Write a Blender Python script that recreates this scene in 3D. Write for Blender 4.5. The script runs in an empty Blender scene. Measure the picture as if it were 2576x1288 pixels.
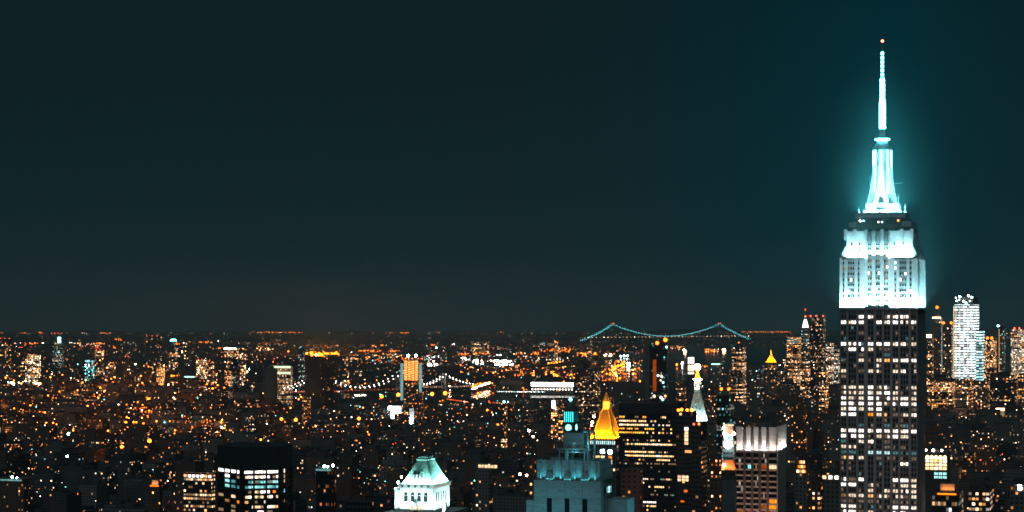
import bpy, math, random
from mathutils import Vector
R = math.radians
rnd = random.Random(11)
scene = bpy.context.scene
C = bpy.data.collections.new("city"); scene.collection.children.link(C)

# ------------------------------------------------------------------ camera, sky, exposure
EYE = 260.0            # height of the viewing terrace above the streets, metres
FD = 4956.0            # focal length in units of a 2576-wide frame
cam = bpy.data.cameras.new("camera"); co = bpy.data.objects.new("camera", cam); C.objects.link(co)
co.location = (0, 0, EYE); co.rotation_euler = (R(90), 0, 0)
cam.sensor_width = 36.0; cam.lens = 36.0 * FD / 2576.0
cam.shift_y = (790 - 644) / 2576.0
cam.clip_start = 5.0; cam.clip_end = 200000.0
scene.camera = co
scene.view_settings.view_transform = 'Standard'; scene.view_settings.look = 'None'
scene.view_settings.exposure = 0.0; scene.view_settings.gamma = 1.0
scene.render.engine = 'CYCLES'
cy = scene.cycles
cy.use_denoising = True
cy.max_bounces = 4; cy.diffuse_bounces = 2; cy.glossy_bounces = 2; cy.volume_bounces = 0; cy.transmission_bounces = 2
cy.sample_clamp_indirect = 2.0
cy.pixel_filter_type = 'BLACKMAN_HARRIS'; cy.filter_width = 1.7
cy.caustics_reflective = False; cy.caustics_refractive = False

w = bpy.data.worlds.new("World"); scene.world = w; w.use_nodes = True
nt = w.node_tree; N = nt.nodes; L = nt.links
bg = N["Background"]; bg.inputs[1].default_value = 0.90
tc = N.new("ShaderNodeTexCoord"); sx = N.new("ShaderNodeSeparateXYZ"); L.new(tc.outputs["Generated"], sx.inputs[0])
ramp = N.new("ShaderNodeValToRGB"); L.new(sx.outputs[2], ramp.inputs[0])
e = ramp.color_ramp.elements
e[0].position = 0.0; e[0].color = (.0080, .0262, .0315, 1)
e[1].position = 0.02; e[1].color = (.0070, .0232, .0282, 1)
for p, c in ((.06, (.0058, .0195, .0240, 1)), (.13, (.0048, .0162, .0200, 1)), (.22, (.0042, .0130, .0158, 1)), (1, (.0038, .0105, .0123, 1))):
    q = e.new(p); q.color = c
# the lit tower's teal glow is put into the sky's colour by direction
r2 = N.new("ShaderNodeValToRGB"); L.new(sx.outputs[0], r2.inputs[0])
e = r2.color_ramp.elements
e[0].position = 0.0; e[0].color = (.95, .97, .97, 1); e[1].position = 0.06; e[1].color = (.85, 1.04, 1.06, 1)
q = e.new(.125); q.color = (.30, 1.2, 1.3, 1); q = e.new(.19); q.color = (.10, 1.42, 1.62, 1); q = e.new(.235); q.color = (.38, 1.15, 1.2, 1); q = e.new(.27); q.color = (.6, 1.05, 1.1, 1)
ns = N.new("ShaderNodeTexNoise"); ns.inputs["Scale"].default_value = 2.2; ns.inputs["Detail"].default_value = 3; L.new(tc.outputs["Generated"], ns.inputs[0])
mr = N.new("ShaderNodeMapRange"); mr.inputs[3].default_value = .93; mr.inputs[4].default_value = 1.07; L.new(ns.outputs[0], mr.inputs[0])
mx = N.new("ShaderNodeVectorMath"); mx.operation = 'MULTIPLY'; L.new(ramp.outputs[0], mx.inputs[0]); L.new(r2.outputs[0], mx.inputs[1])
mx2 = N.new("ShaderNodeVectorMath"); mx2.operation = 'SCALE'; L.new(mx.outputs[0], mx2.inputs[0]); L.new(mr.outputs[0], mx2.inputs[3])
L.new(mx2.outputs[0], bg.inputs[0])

# added fill in place of the city's glow: one very weak, very soft sun
sl = bpy.data.lights.new("city_glow_fill", 'SUN'); sl.energy = 0.30; sl.angle = R(60); sl.color = (.70, .93, 1.0)
so = bpy.data.objects.new("city_glow_fill", sl); C.objects.link(so); so.rotation_euler = (R(48), 0, R(-20))

# ------------------------------------------------------------------ materials
M = {}
def nodes(name):
    m = bpy.data.materials.new(name); m.use_nodes = True
    return m, m.node_tree.nodes, m.node_tree.links, m.node_tree.nodes["Principled BSDF"]
def surf(name, col, rough=.8, metal=0, var=.25, scale=.15, bump=0):
    m, n, l, b = nodes(name)
    tx = n.new("ShaderNodeTexCoord"); no = n.new("ShaderNodeTexNoise"); no.inputs["Scale"].default_value = scale
    no.inputs["Detail"].default_value = 6; l.new(tx.outputs["Object"], no.inputs[0])
    cr = n.new("ShaderNodeMapRange"); cr.inputs[3].default_value = 1 - var; cr.inputs[4].default_value = 1 + var; l.new(no.outputs[0], cr.inputs[0])
    v = n.new("ShaderNodeVectorMath"); v.operation = 'SCALE'; v.inputs[0].default_value = col; l.new(cr.outputs[0], v.inputs[3])
    l.new(v.outputs[0], b.inputs["Base Color"]); b.inputs["Roughness"].default_value = rough; b.inputs["Metallic"].default_value = metal
    if bump:
        bp = n.new("ShaderNodeBump"); bp.inputs[0].default_value = bump; l.new(no.outputs[0], bp.inputs["Height"]); l.new(bp.outputs[0], b.inputs["Normal"])
    M[name] = m; return m
def masonry(name, bw, bh, dark=.55):
    m = M[name]; n = m.node_tree.nodes; l = m.node_tree.links; b = n['Principled BSDF']; src = b.inputs['Base Color'].links[0].from_socket
    g = n.new('ShaderNodeUVMap'); g.uv_map = 'UVMap'; t = n.new('ShaderNodeTexBrick'); t.inputs['Scale'].default_value = 1; t.inputs['Brick Width'].default_value = bw; t.inputs['Row Height'].default_value = bh
    t.inputs['Mortar Size'].default_value = bh * .07; t.inputs['Color1'].default_value = (1, 1, 1, 1); t.inputs['Color2'].default_value = (.78, .78, .78, 1); t.inputs['Mortar'].default_value = (dark, dark, dark, 1)
    l.new(g.outputs[0], t.inputs[0]); x = n.new('ShaderNodeVectorMath'); x.operation = 'MULTIPLY'; l.new(src, x.inputs[0]); l.new(t.outputs[0], x.inputs[1]); l.new(x.outputs[0], b.inputs['Base Color'])
def emit(name, col, st, sample='NONE', var=0):
    m, n, l, b = nodes(name); n.remove(b)
    em = n.new("ShaderNodeEmission"); em.inputs[0].default_value = (*col, 1); em.inputs[1].default_value = st
    if var:   # blinds, desks and people break the light behind a window
        g = n.new("ShaderNodeTexCoord"); no = n.new("ShaderNodeTexNoise"); no.inputs["Scale"].default_value = .9; no.inputs["Detail"].default_value = 2
        l.new(g.outputs["Object"], no.inputs[0]); k = n.new("ShaderNodeMapRange")
        k.inputs[1].default_value = .3; k.inputs[2].default_value = .7; k.inputs[3].default_value = st * (1 - var); k.inputs[4].default_value = st * (1 + var)
        oi = n.new("ShaderNodeObjectInfo"); ad = n.new("ShaderNodeVectorMath"); ad.operation = 'ADD'
        sc = n.new("ShaderNodeMath"); sc.operation = 'MULTIPLY'; sc.inputs[1].default_value = 97; l.new(oi.outputs["Random"], sc.inputs[0])
        l.new(g.outputs["Object"], ad.inputs[0]); l.new(sc.outputs[0], ad.inputs[1]); l.new(ad.outputs[0], no.inputs[0])
        l.new(no.outputs[0], k.inputs[0]); l.new(k.outputs[0], em.inputs[1])
    l.new(em.outputs[0], n["Material Output"].inputs[0]); m.cycles.emission_sampling = sample
    M[name] = m; return m

def facade(name, wall, pitch=3.2, floor=3.5, ww=.5, wh=.5, coh=.3, bright=1.6, tones=None, rough=.8, even=4.0):
    """wall with a grid of windows; object properties lit, warm set how many are lit and how warm they are"""
    m, n, l, b = nodes(name)
    def mth(op, a, c=None, k=None):
        q = n.new("ShaderNodeMath"); q.operation = op
        for i, s in enumerate((a, c, k)):
            if s is None: continue
            if isinstance(s, (int, float)): q.inputs[i].default_value = s
            else: l.new(s, q.inputs[i])
        return q.outputs[0]
    uv = n.new("ShaderNodeUVMap"); uv.uv_map = "UVMap"; s = n.new("ShaderNodeSeparateXYZ"); l.new(uv.outputs[0], s.inputs[0])
    a = mth('DIVIDE', s.outputs[0], pitch); c = mth('DIVIDE', s.outputs[1], floor)
    cx = mth('FLOOR', a); cz = mth('FLOOR', c); fx = mth('FRACT', a); fz = mth('FRACT', c)
    mxk = mth('LESS_THAN', mth('ABSOLUTE', mth('SUBTRACT', fx, .5)), ww / 2)
    mzk = mth('LESS_THAN', mth('ABSOLUTE', mth('SUBTRACT', fz, .5)), wh / 2)
    win = mth('MULTIPLY', mxk, mzk)
    at = n.new("ShaderNodeAttribute"); at.attribute_type = 'GEOMETRY'; at.attribute_name = "seed"
    oi = n.new("ShaderNodeObjectInfo"); seed = mth('ADD', mth('MULTIPLY', oi.outputs["Random"], 311.7), mth('MULTIPLY', at.outputs["Fac"], 57.3))
    v = n.new("ShaderNodeCombineXYZ"); l.new(cx, v.inputs[0]); l.new(cz, v.inputs[1]); l.new(seed, v.inputs[2])
    wn = n.new("ShaderNodeTexWhiteNoise"); wn.noise_dimensions = '3D'; l.new(v.outputs[0], wn.inputs[0])
    rgb = n.new("ShaderNodeSeparateColor"); l.new(wn.outputs["Color"], rgb.inputs[0])
    v2 = n.new("ShaderNodeCombineXYZ"); l.new(cz, v2.inputs[1]); l.new(seed, v2.inputs[0])
    row = n.new("ShaderNodeTexWhiteNoise"); row.noise_dimensions = '2D'; l.new(v2.outputs[0], row.inputs[0])
    rowon = mth('LESS_THAN', row.outputs[0], coh)
    # patches of rooms lit together
    pn = n.new("ShaderNodeTexNoise"); pn.inputs["Scale"].default_value = .23; l.new(v.outputs[0], pn.inputs[0])
    def prop(nm):
        q = n.new("ShaderNodeAttribute"); q.attribute_type = 'OBJECT'; q.attribute_name = nm; return q.outputs["Fac"]
    lit = mth('MULTIPLY', prop("lit"), mth('ADD', .35, mth('MULTIPLY', at.outputs["Fac"], 1.0)))
    pr = mth('MULTIPLY', lit, mth('ADD', .55, mth('MULTIPLY', rowon, 2.2)))
    pr = mth('MULTIPLY', pr, mth('MULTIPLY', pn.outputs[0], 2.0))
    on = mth('LESS_THAN', rgb.outputs[0], pr)
    br = mth('ADD', .06, mth('POWER', rgb.outputs[1], even))
    st = mth('MULTIPLY', mth('MULTIPLY', on, win), mth('MULTIPLY', br, mth('MULTIPLY', prop("glow"), bright)))
    cr = n.new("ShaderNodeValToRGB"); cr.color_ramp.interpolation = 'LINEAR'
    ts = tones or ((0, (1, .20, .015)), (.3, (1, .36, .08)), (.55, (1, .60, .30)), (.8, (1, .85, .70)), (.92, (.75, 1, 1)), (1, (.15, .85, .9)))
    e = cr.color_ramp.elements; e[0].position = ts[0][0]; e[0].color = (*ts[0][1], 1); e[1].position = 1; e[1].color = (*ts[-1][1], 1)
    for p, q in ts[1:-1]: e.new(p).color = (*q, 1)
    tone = mth('ADD', mth('MULTIPLY', mth('SUBTRACT', rgb.outputs[2], .5), .62), prop("cool"))
    l.new(tone, cr.inputs[0])
    l.new(cr.outputs[0], b.inputs["Emission Color"]); l.new(st, b.inputs["Emission Strength"])
    mix = n.new("ShaderNodeMix"); mix.data_type = 'RGBA'; l.new(win, mix.inputs[0])
    no = n.new("ShaderNodeTexNoise"); no.inputs["Scale"].default_value = .08; no.inputs["Detail"].default_value = 5; tx = n.new("ShaderNodeTexCoord"); l.new(tx.outputs["Object"], no.inputs[0])
    k = n.new("ShaderNodeVectorMath"); k.operation = 'SCALE'; k.inputs[0].default_value = wall
    l.new(mth('ADD', .45, mth('ADD', mth('MULTIPLY', no.outputs[0], .7), mth('MULTIPLY', oi.outputs["Random"], .4))), k.inputs[3])
    l.new(k.outputs[0], mix.inputs[6]); mix.inputs[7].default_value = (.012, .016, .02, 1)
    l.new(mix.outputs[2], b.inputs["Base Color"])
    l.new(mth('SUBTRACT', rough, mth('MULTIPLY', win, rough - .12)), b.inputs["Roughness"])
    m.cycles.emission_sampling = 'NONE'
    M[name] = m; return m

surf('limestone', (.45, .45, .46), .85, var=.18, scale=.3)
surf('pale_brick', (.40, .42, .42), .85, var=.15, scale=.6)
masonry('limestone', 2.4, 1.2, .7); masonry('pale_brick', 2.2, .8, .5)
surf('spandrel', (.16, .165, .17), .45, .3)
surf('dark_metal', (.05, .055, .06), .5, .4)
surf('dark_stone', (.085, .075, .075), .8)
surf('black_stone', (.035, .033, .036), .7)
surf('brown_stone', (.16, .11, .09), .8)
surf('roofing', (.06, .06, .065), .9, var=.5, scale=.08)
surf('copper', (.30, .52, .47), .5, .15, var=.25, scale=.25)
surf('gold', (.92, .62, .06), .5, 0, var=.10, scale=.4)
surf('steel', (.40, .42, .44), .45, .6)
surf('concrete', (.42, .41, .40), .8)
surf('white_stone', (.72, .72, .70), .75, var=.14, scale=.4); masonry('white_stone', 1.8, .9, .75)
surf('asphalt', (.035, .035, .038), .9, var=.4, scale=.02)
surf('earth', (.028, .030, .030), .95, var=.5, scale=.002)
surf('glass_dark', (.012, .018, .022), .12)
surf('tank_wood', (.12, .08, .06), .9)
AMB = (1, .62, .33); WRM = (1, .42, .11); ORG = (1, .15, .006); WHT = (1, .86, .74); TEAL = (.22, .9, .95); CYA = (.45, 1, 1); RED = (1, .07, .03); YEL = (1, .25, .006)
for nm, c in (('amber', AMB), ('warm', WRM), ('orange', ORG), ('white', WHT), ('teal', TEAL), ('cyan', CYA), ('red', RED), ('yellow', YEL)):
    emit('lamp_' + nm, c, 7.0 if nm in ('orange', 'yellow', 'red') else 12.0); emit('glare_' + nm, c, 22.0 if nm in ('orange', 'yellow') else 60.0); emit('dim_' + nm, c, 4.0)
    emit('pane_' + nm, c, 1.5, var=.55); emit('soft_' + nm, c, .35, var=.6)
facade('brick_facade', (.15, .085, .065), 3.6, 3.3, .36, .48, .12, 9)
facade('stone_facade', (.17, .16, .155), 3.4, 3.6, .45, .5, .18, 9)
facade('concrete_facade', (.10, .10, .105), 3.0, 3.0, .55, .5, .1, 8)
facade('office_facade', (.06, .062, .068), 2.6, 3.9, .8, .5, .45, 5)
facade('glass_facade', (.03, .04, .045), 1.8, 3.9, .86, .62, .35, 3.0, rough=.25)
facade('bright_glass', (.10, .12, .13), 3.0, 4.4, .90, .60, .6, 2.6, rough=.3)
facade('white_glass', (.22, .25, .26), 9.0, 8.4, .90, .52, 1.0, 2.2, tones=((0, (1, .75, .55)), (.35, (.95, 1, 1)), (1, (.45, .95, 1))), rough=.3, even=1.2)
facade('far_facade', (.10, .085, .08), 7.0, 6.5, .5, .45, .15, 14)

# ------------------------------------------------------------------ mesh building
class MB:
    def __init__(s): s.v = []; s.f = []; s.m = []; s.uv = []; s.mats = []; s.seed = []; s.cur = 0.0
    def mi(s, m):
        if m not in s.mats: s.mats.append(m)
        return s.mats.index(m)
    def face(s, pts, m, uvs=None):
        k = len(s.v); s.v += [tuple(p) for p in pts]; s.f.append(list(range(k, k + len(pts)))); s.m.append(s.mi(m))
        if uvs is None: uvs = [(0.0, 0.0)] * len(pts)
        s.uv += uvs; s.seed += [s.cur]
    def prism(s, bot, top, z0, z1, m, cap=None, floor=False):
        """walls between polygon bot at z0 and polygon top at z1 (counter-clockwise), with metre UVs, and a cap"""
        u = 0.0; n = len(bot)
        for i in range(n):
            a, b = bot[i], bot[(i + 1) % n]; c, d = top[(i + 1) % n], top[i]
            w_ = math.hypot(b[0] - a[0], b[1] - a[1])
            s.face([(a[0], a[1], z0), (b[0], b[1], z0), (c[0], c[1], z1), (d[0], d[1], z1)], m, [(u, z0), (u + w_, z0), (u + w_, z1), (u, z1)])
            u += w_ + 2.0
        if cap: s.face([(p[0], p[1], z1) for p in top], cap)
        if floor: s.face([(p[0], p[1], z0) for p in reversed(bot)], cap or m)
    def box(s, x0, x1, y0, y1, z0, z1, m, cap=None):
        p = [(x0, y0), (x1, y0), (x1, y1), (x0, y1)]
        s.prism(p, p, z0, z1, m, cap or m, True)
    def frustum(s, x0, x1, y0, y1, z0, X0, X1, Y0, Y1, z1, m, cap=None):
        s.prism([(x0, y0), (x1, y0), (x1, y1), (x0, y1)], [(X0, Y0), (X1, Y0), (X1, Y1), (X0, Y1)], z0, z1, m, cap or m, True)
    def cyl(s, x, y, r0, r1, z0, z1, m, n=16, cap=None):
        A = [(x + r0 * math.cos(6.28318 * i / n), y + r0 * math.sin(6.28318 * i / n)) for i in range(n)]
        B = [(x + r1 * math.cos(6.28318 * i / n), y + r1 * math.sin(6.28318 * i / n)) for i in range(n)]
        s.prism(A, B, z0, z1, m, cap or m, True)
    def ball(s, x, y, z, r, m, n=8, k=5):
        for j in range(k):
            t0 = math.pi * j / k; t1 = math.pi * (j + 1) / k
            for i in range(n):
                a = 6.28318 * i / n; b = 6.28318 * (i + 1) / n
                P = lambda t, q: (x + r * math.sin(t) * math.cos(q), y + r * math.sin(t) * math.sin(q), z - r * math.cos(t))
                s.face([P(t0, a), P(t0, b), P(t1, b), P(t1, a)], m)
    def bar(s, p, q, r, m):
        p = Vector(p); q = Vector(q); d = (q - p).normalized(); a = d.orthogonal().normalized() * r; b = d.cross(a)
        c = [a + b, b - a, -a - b, a - b]
        for i in range(4):
            s.face([p + c[i], p + c[(i + 1) % 4], q + c[(i + 1) % 4], q + c[i]], m)
        s.face([p + x for x in reversed(c)], m); s.face([q + x for x in c], m)
    def mesh(s, name):
        me = bpy.data.meshes.new(name); me.from_pydata(s.v, [], s.f); me.update()
        for m in s.mats: me.materials.append(M[m])
        me.polygons.foreach_set("material_index", s.m)
        u = me.uv_layers.new(name="UVMap"); flat = [c for p in s.uv for c in p]; u.data.foreach_set("uv", flat)
        a = me.attributes.new("seed", 'FLOAT', 'FACE'); a.data.foreach_set("value", s.seed)
        return me
    def build(s, name, parent=None, loc=(0, 0, 0), rz=0, **kw):
        o = bpy.data.objects.new(name, s.mesh(name)); C.objects.link(o); o.location = loc; o.rotation_euler = (0, 0, rz)
        if parent: o.parent = parent
        for k, v in kw.items(): o[k] = v
        return o
def tag(o, label=None, cat=None, group=None, kind=None):
    if label: o['label'] = label
    if cat: o['category'] = cat
    if group: o['group'] = group
    if kind: o['kind'] = kind
    return o
def thing(name, loc, rz, label, cat, group=None):
    o = bpy.data.objects.new(name, None); C.objects.link(o); o.location = loc; o.rotation_euler = (0, 0, rz); o.empty_display_size = 5
    return tag(o, label, cat, group)
ALPHA = math.atan(1585 / FD)              # the avenues run off to the right of the view
GR = -ALPHA
AX = (math.cos(ALPHA), -math.sin(ALPHA)); AY = (math.sin(ALPHA), math.cos(ALPHA))
def zat(y, Y): return EYE - (y - 790) * Y / FD
def xat(x, Y): return (x - 1288) * Y / FD
def fit(x0, x1, x2, Y, depth=None):
    """street-aligned box: its front seen from x0 to x1, its side from x1 to x2, near corner at distance Y -> centre, width, depth"""
    px, py = xat(x1, Y), Y; k0 = (x0 - 1288) / FD
    t = (px - k0 * py) / (AX[0] - k0 * AX[1]) if abs(x1 - x0) > 0 else 1
    if depth is None:
        k2 = (x2 - 1288) / FD; s = (k2 * py - px) / (AY[0] - k2 * AY[1])
    else: s = depth
    s = min(max(s, 4), 200)
    return (px - t * AX[0] / 2 + s * AY[0] / 2, py - t * AX[1] / 2 + s * AY[1] / 2), t, s
FOOT = []                                 # footprints already taken: (x, y, radius)
def claim(c, w_, d): FOOT.append((c[0], c[1], .5 * math.hypot(w_, d)))
def free(x, y, r): return all((x - a) ** 2 + (y - b) ** 2 > (r + q) ** 2 for a, b, q in FOOT)
UNIT = {}
def put_windows(parent, wins, cap=100, depth=.25, name='window'):
    """wins: (x, y, z, w, h, material, facing) in the parent's metres; the first cap of them objects of their own, the rest one mesh"""
    for x, y, z, ww, wh, m, ang in wins[:cap]:
        if m not in UNIT:
            b = MB(); b.box(-.5, .5, -.5, .5, -.5, .5, m); UNIT[m] = b.mesh('window')
        o = bpy.data.objects.new(name, UNIT[m]); C.objects.link(o); o.parent = parent
        o.location = (x, y, z); o.rotation_euler = (0, 0, ang); o.scale = (ww, depth, wh)
    if len(wins) > cap:
        b = MB()
        for x, y, z, ww, wh, m, ang in wins[cap:]:
            c_, s_ = math.cos(ang), math.sin(ang); q = depth / 2
            P = [(-ww / 2, -q), (ww / 2, -q), (ww / 2, q), (-ww / 2, q)]
            P = [(x + a * c_ - d * s_, y + a * s_ + d * c_) for a, d in P]
            b.prism(P, P, z - wh / 2, z + wh / 2, m, m, True)
        o = b.build('window_grid', parent); o['kind'] = 'stuff'
LAMPS = []
def area(name, loc, rot, sx_, sy_, energy, col, parent=None, spread=180):
    l = bpy.data.lights.new(name, 'AREA'); l.shape = 'RECTANGLE'; l.size = sx_; l.size_y = sy_; l.energy = energy; l.color = col; l.spread = R(spread)
    o = bpy.data.objects.new(name, l); C.objects.link(o); o.location = loc; o.rotation_euler = rot
    if parent: o.parent = parent
    return o
def point(name, loc, energy, col, r=.5, parent=None):
    l = bpy.data.lights.new(name, 'POINT'); l.energy = energy; l.color = col; l.shadow_soft_size = r
    o = bpy.data.objects.new(name, l); C.objects.link(o); o.location = loc
    if parent: o.parent = parent
    return o

#@@PARTS@@
# ------------------------------------------------------------------ ground, water, sky line
g = MB()
g.face([(-60000, -2500, 0), (60000, -2500, 0), (60000, 28500, 0), (-60000, 28500, 0)], 'earth'); tag(g.build('ground'), kind='structure')
m, n, l, b = nodes('harbor'); b.inputs["Base Color"].default_value = (.006, .012, .015, 1); b.inputs["Roughness"].default_value = .22
tx = n.new("ShaderNodeTexCoord"); no = n.new("ShaderNodeTexNoise"); no.inputs["Scale"].default_value = .05; no.inputs["Detail"].default_value = 4
bp = n.new("ShaderNodeBump"); bp.inputs[0].default_value = .35; bp.inputs["Distance"].default_value = 3
l.new(tx.outputs["Object"], no.inputs[0]); l.new(no.outputs[0], bp.inputs["Height"]); l.new(bp.outputs[0], b.inputs["Normal"]); M['harbor'] = m
def G(x, y):
    Y = 260 * FD / (y - 790); return (xat(x, Y), Y)
def sheet(name, pts, mat, z=.4, kind='structure', label=None):
    b = MB(); b.face([(*G(x, y), z) for x, y in pts], mat); return tag(b.build(name), label, kind=kind)
sheet('harbor_water', [(1500, 958), (2900, 985), (2900, 858), (1900, 856), (1640, 872), (1560, 890), (1520, 915)], 'harbor')
sheet('river_water', [(560, 1003), (1500, 1000), (1500, 978), (640, 972), (500, 985)], 'harbor', .45)
sheet('bay_water', [(-900, 849), (3500, 849), (3500, 840.5), (-900, 840.5)], 'harbor', .5)

# ------------------------------------------------------------------ the tall white-lit tower
ESY = 1290.0; K = ESY / FD
cE, WE, DE = fit(2112, 2309, 2328, ESY); claim(cE, WE + 50, DE + 40)
esb = thing('skyscraper', (cE[0], cE[1], 0), GR, 'tallest tower, its crown and needle floodlit brilliant white and cyan above lit office floors', 'skyscraper')
zE = lambda y: EYE - (y - 790) * K
hw, hd = WE / 2, DE / 2
# groups of windows across the front, in units of the front's width
u0 = lambda t: -hw + (t - 180) * WE / 565.0
GRP = [(190, 228, 2), (245, 300, 3), (318, 356, 2), (386, 425, 2), (447, 485, 2), (503, 545, 2), (565, 603, 2), (620, 677, 3), (697, 735, 2)]
def esb_shaft():
    b = MB(); z0, z1 = 0, zE(778)
    # core in dark spandrels, limestone piers standing proud
    b.box(-hw + .6, hw - .6, -hd + .6, hd - .6, z0, z1 - .5, 'spandrel')
    edges = [180] + [v for a in GRP for v in (a[0] - 2, a[1] + 2)] + [745]
    for i in range(0, len(edges), 2):
        a, c = edges[i], edges[i + 1]
        pr = 1.0 if (a > 350 and c < 570 and False) else 0
        b.box(u0(a), u0(c), -hd - pr, -hd + 1.1, z0, z1, 'limestone')
        b.box(u0(a), u0(c), hd - 1.1, hd, z0, z1, 'limestone')
    for a, c, k in GRP:                      # metal mullions between the windows
        for j in range(1, k):
            x = u0(a + (c - a) * j / k); b.box(x - .12, x + .12, -hd + .25, -hd + .65, z0, z1 - .2, 'steel')
    k = 7
    for s in (-1, 1):
        for j in range(k + 1):
            yy = -hd + DE * j / k
            b.box(s * hw - (1.1 if s > 0 else 0), s * hw + (0 if s > 0 else 1.1), max(-hd, yy - 1.3), min(hd, yy + 1.3), z0, z1, 'limestone')
    return b
esb_shaft().build('shaft', esb)
b = MB(); b.box(-hw - 1.6, hw + 1.6, -hd - 1.8, hd + 1.8, zE(779), zE(777.2), 'limestone'); b.build('ledge', esb)
emit('led_cyan', (.14, .90, 1), 22, 'FRONT_BACK')
CODE = {'W': 'glare_w', 'w': 'pane_white', 'O': 'pane_warm', 'o': 'soft_warm', 'A': 'pane_cream', 'a': 'soft_cream', 'T': 'soft_tl', 'C': 'pane_tl', 'x': 'pane_yellow'}
emit('pane_cream', (1, .76, .56), 1.2, var=.7); emit('soft_cream', (1, .66, .46), .16, var=.9); emit('soft_tl', (.25, .75, .8), .22, var=.7); emit('pane_tl', (.6, .95, 1), .9, var=.6)
emit('glare_w', (1, .87, .80), 3.0, var=.6)
rows = ["..W3W2.WWW", "WWW.WWWWW", ".........", "a.a.a.a..", ".........", "WWWWWWWWW", "aWWA.a...", "..a..T..a", "T.AaAOwWW", ".a..A.a.a", "A.aAAaAWA", "a.......a", ".........",
        "AAAWWWAaA", "AAAWWWAaA", "wAAWWWWwA", "WWWWWWWWW", "AWAwW.a.a", "WW.xAOaAW", "..a....a.", "..T..TTTa", "WWWWWwWWW", "WWW.AWWA.", "T.AW.a...", "AA.a.W.a.", "TT.CCCTTT", "OAA.aaaaa", ".......W.", "aa.......",
        ".........", "WaW...WWA", "WW.A..aAA", "..aA.AAWA", "oAAOAAAAA", "aaaaa.aaa", "wwAa.aWww", "WWaA..WWa"]
rr = random.Random(5); wins = []; dim = []
ri = 0
for i, row in enumerate(rows):
    row = row.replace('3', '').replace('2', '').ljust(9, '.')
    z = zE(797 + i * 13.75)
    for gk, (a, c, k) in enumerate(GRP):
        code = row[gk] if gk < len(row) else '.'
        for j in range(k):
            x = u0(a + (c - a) * (j + .5) / k); wd = (c - a) / k * WE / 565 - .28
            cc = code
            if cc in 'a' and rr.random() < .45: cc = '.'
            elif cc in 'AOTx' and rr.random() < .12: cc = 'a'
            elif cc == 'W' and rr.random() < .28: cc = rr.choice('wAAa')
            if (ri_ := rr.random()) < .04: cc = '.'
            if cc == '.': cc = rr.choice('.......aaT') if rr.random() < .3 else '.'
            t = (x, -hd + .36, z, wd * .88, 1.95, CODE[cc] if cc != '.' else 'glass_dark', 0)
            (wins if cc != '.' else dim).append(t)
def side_windows(z0, z1, step, ys, lit):
    out = []
    z = z0
    while z < z1:
        for yy in ys:
            out.append((hw - .5, yy, z, 1.5, 2.1, 'pane_amber' if rr.random() < lit else 'glass_dark', R(90)))
        z += step
    return out
wins.sort(key=lambda t: (t[5] != 'glare_w', -t[2]))
put_windows(esb, wins + dim + side_windows(40, zE(790), 3.58, [-hd + DE * (j + .5) / 7 for j in range(7)], .04), 100)

def floodlit_block(name, x0, x1, y0, y1, z0, z1, seed, cols, step, rowsz):
    """one setback of the crown: limestone piers, recessed dark window strips"""
    b = MB(); b.box(x0 + .5, x1 - .5, y0 + .5, y1 - .5, z0, z1 - .4, 'limestone')
    e = [x0]
    for a, c in cols: e += [a, c]
    e.append(x1)
    for i in range(0, len(e), 2):
        b.box(e[i], e[i + 1], y0, y0 + .9, z0, z1 + (.9 if i % 4 == 0 else 0), 'limestone')
    n = 6
    for s in (0, 1):
        for j in range(n + 1):
            yy = y0 + (y1 - y0) * j / n
            xx = x1 - .9 if s else x0
            b.box(xx, xx + .9, max(y0 + .9, yy - 1.4), min(y1, yy + 1.4), z0, z1, 'limestone')
    o = b.build(name, esb)
    ws = []
    rg = random.Random(seed)
    for (a, c) in cols:
        k = max(1, round((c - a) / 1.7)); wd = (c - a) / k
        for zz in rowsz:
            for j in range(k):
                q = rg.random()
                ws.append((a + wd * (j + .5), y0 + .42, zz, wd - .45, 1.7, 'glare_w' if q > .93 else 'soft_warm' if q > .82 else 'glass_dark', 0))
    return o, ws
def uc(f): return -hw + f * WE / 2
T = lambda x: (x - 290) * WE / 858.0 - hw             # tile units of the crown to metres across the front
wide = [(T(322), T(345)), (T(378), T(455)), (T(490), T(512))]
wide_r = [(T(890), T(915)), (T(945), T(1025)), (T(1055), T(1082))]
cen = [(T(595), T(642)), (T(682), T(732)), (T(772), T(822))]
zA, zB, zC = zE(777), zE(650), zE(583)
rz_ = [zE(y) for y in (660, 674, 688, 703, 717, 731, 745)]
all_w = []
inset = T(590)
o, ws = floodlit_block('crown_tier', -hw, T(565), -hd, hd, zA, zB, 1, wide, 0, rz_); all_w += ws
o, ws = floodlit_block('crown_tier', T(850), hw, -hd, hd, zA, zB, 2, wide_r, 0, rz_); all_w += ws
o, ws = floodlit_block('crown_center', T(565), T(850), -hd + 1.6, hd - 1.6, zA, zC + 1, 3, cen, 0, [zE(y) for y in (612, 625, 640, 656, 671, 686, 700, 714, 728, 742, 756, 769)]); 
ws = [(x, y, z, a, c, m if m != 'glass_dark' or rr.random() > .15 else 'soft_amber', f) for x, y, z, a, c, m, f in ws]; all_w += ws
for x0, x1, s in ((T(362), T(592), 4), (T(822), T(1085), 5)):
    o, ws = floodlit_block('crown_shoulder', x0, x1, -hd + 2.6, hd - 2.6, zB, zC, s, [], 0, [])
    for zz in (612, 627):
        for q in (.25, .62): all_w.append((x0 + (x1 - x0) * q, -hd + 2.55, zE(zz), 1.0, 1.8, 'glass_dark', 0))
b = MB()                                              # fluted fins and winged stones round the shoulders
for x, s in ((T(450), 1), (T(968), 1), (T(1080), 1), (T(352), 1)):
    b.box(x - 1, x + 1, -hd + 2.0, -hd + 4, zC - 5, zC + 2.2, 'limestone')
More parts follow.
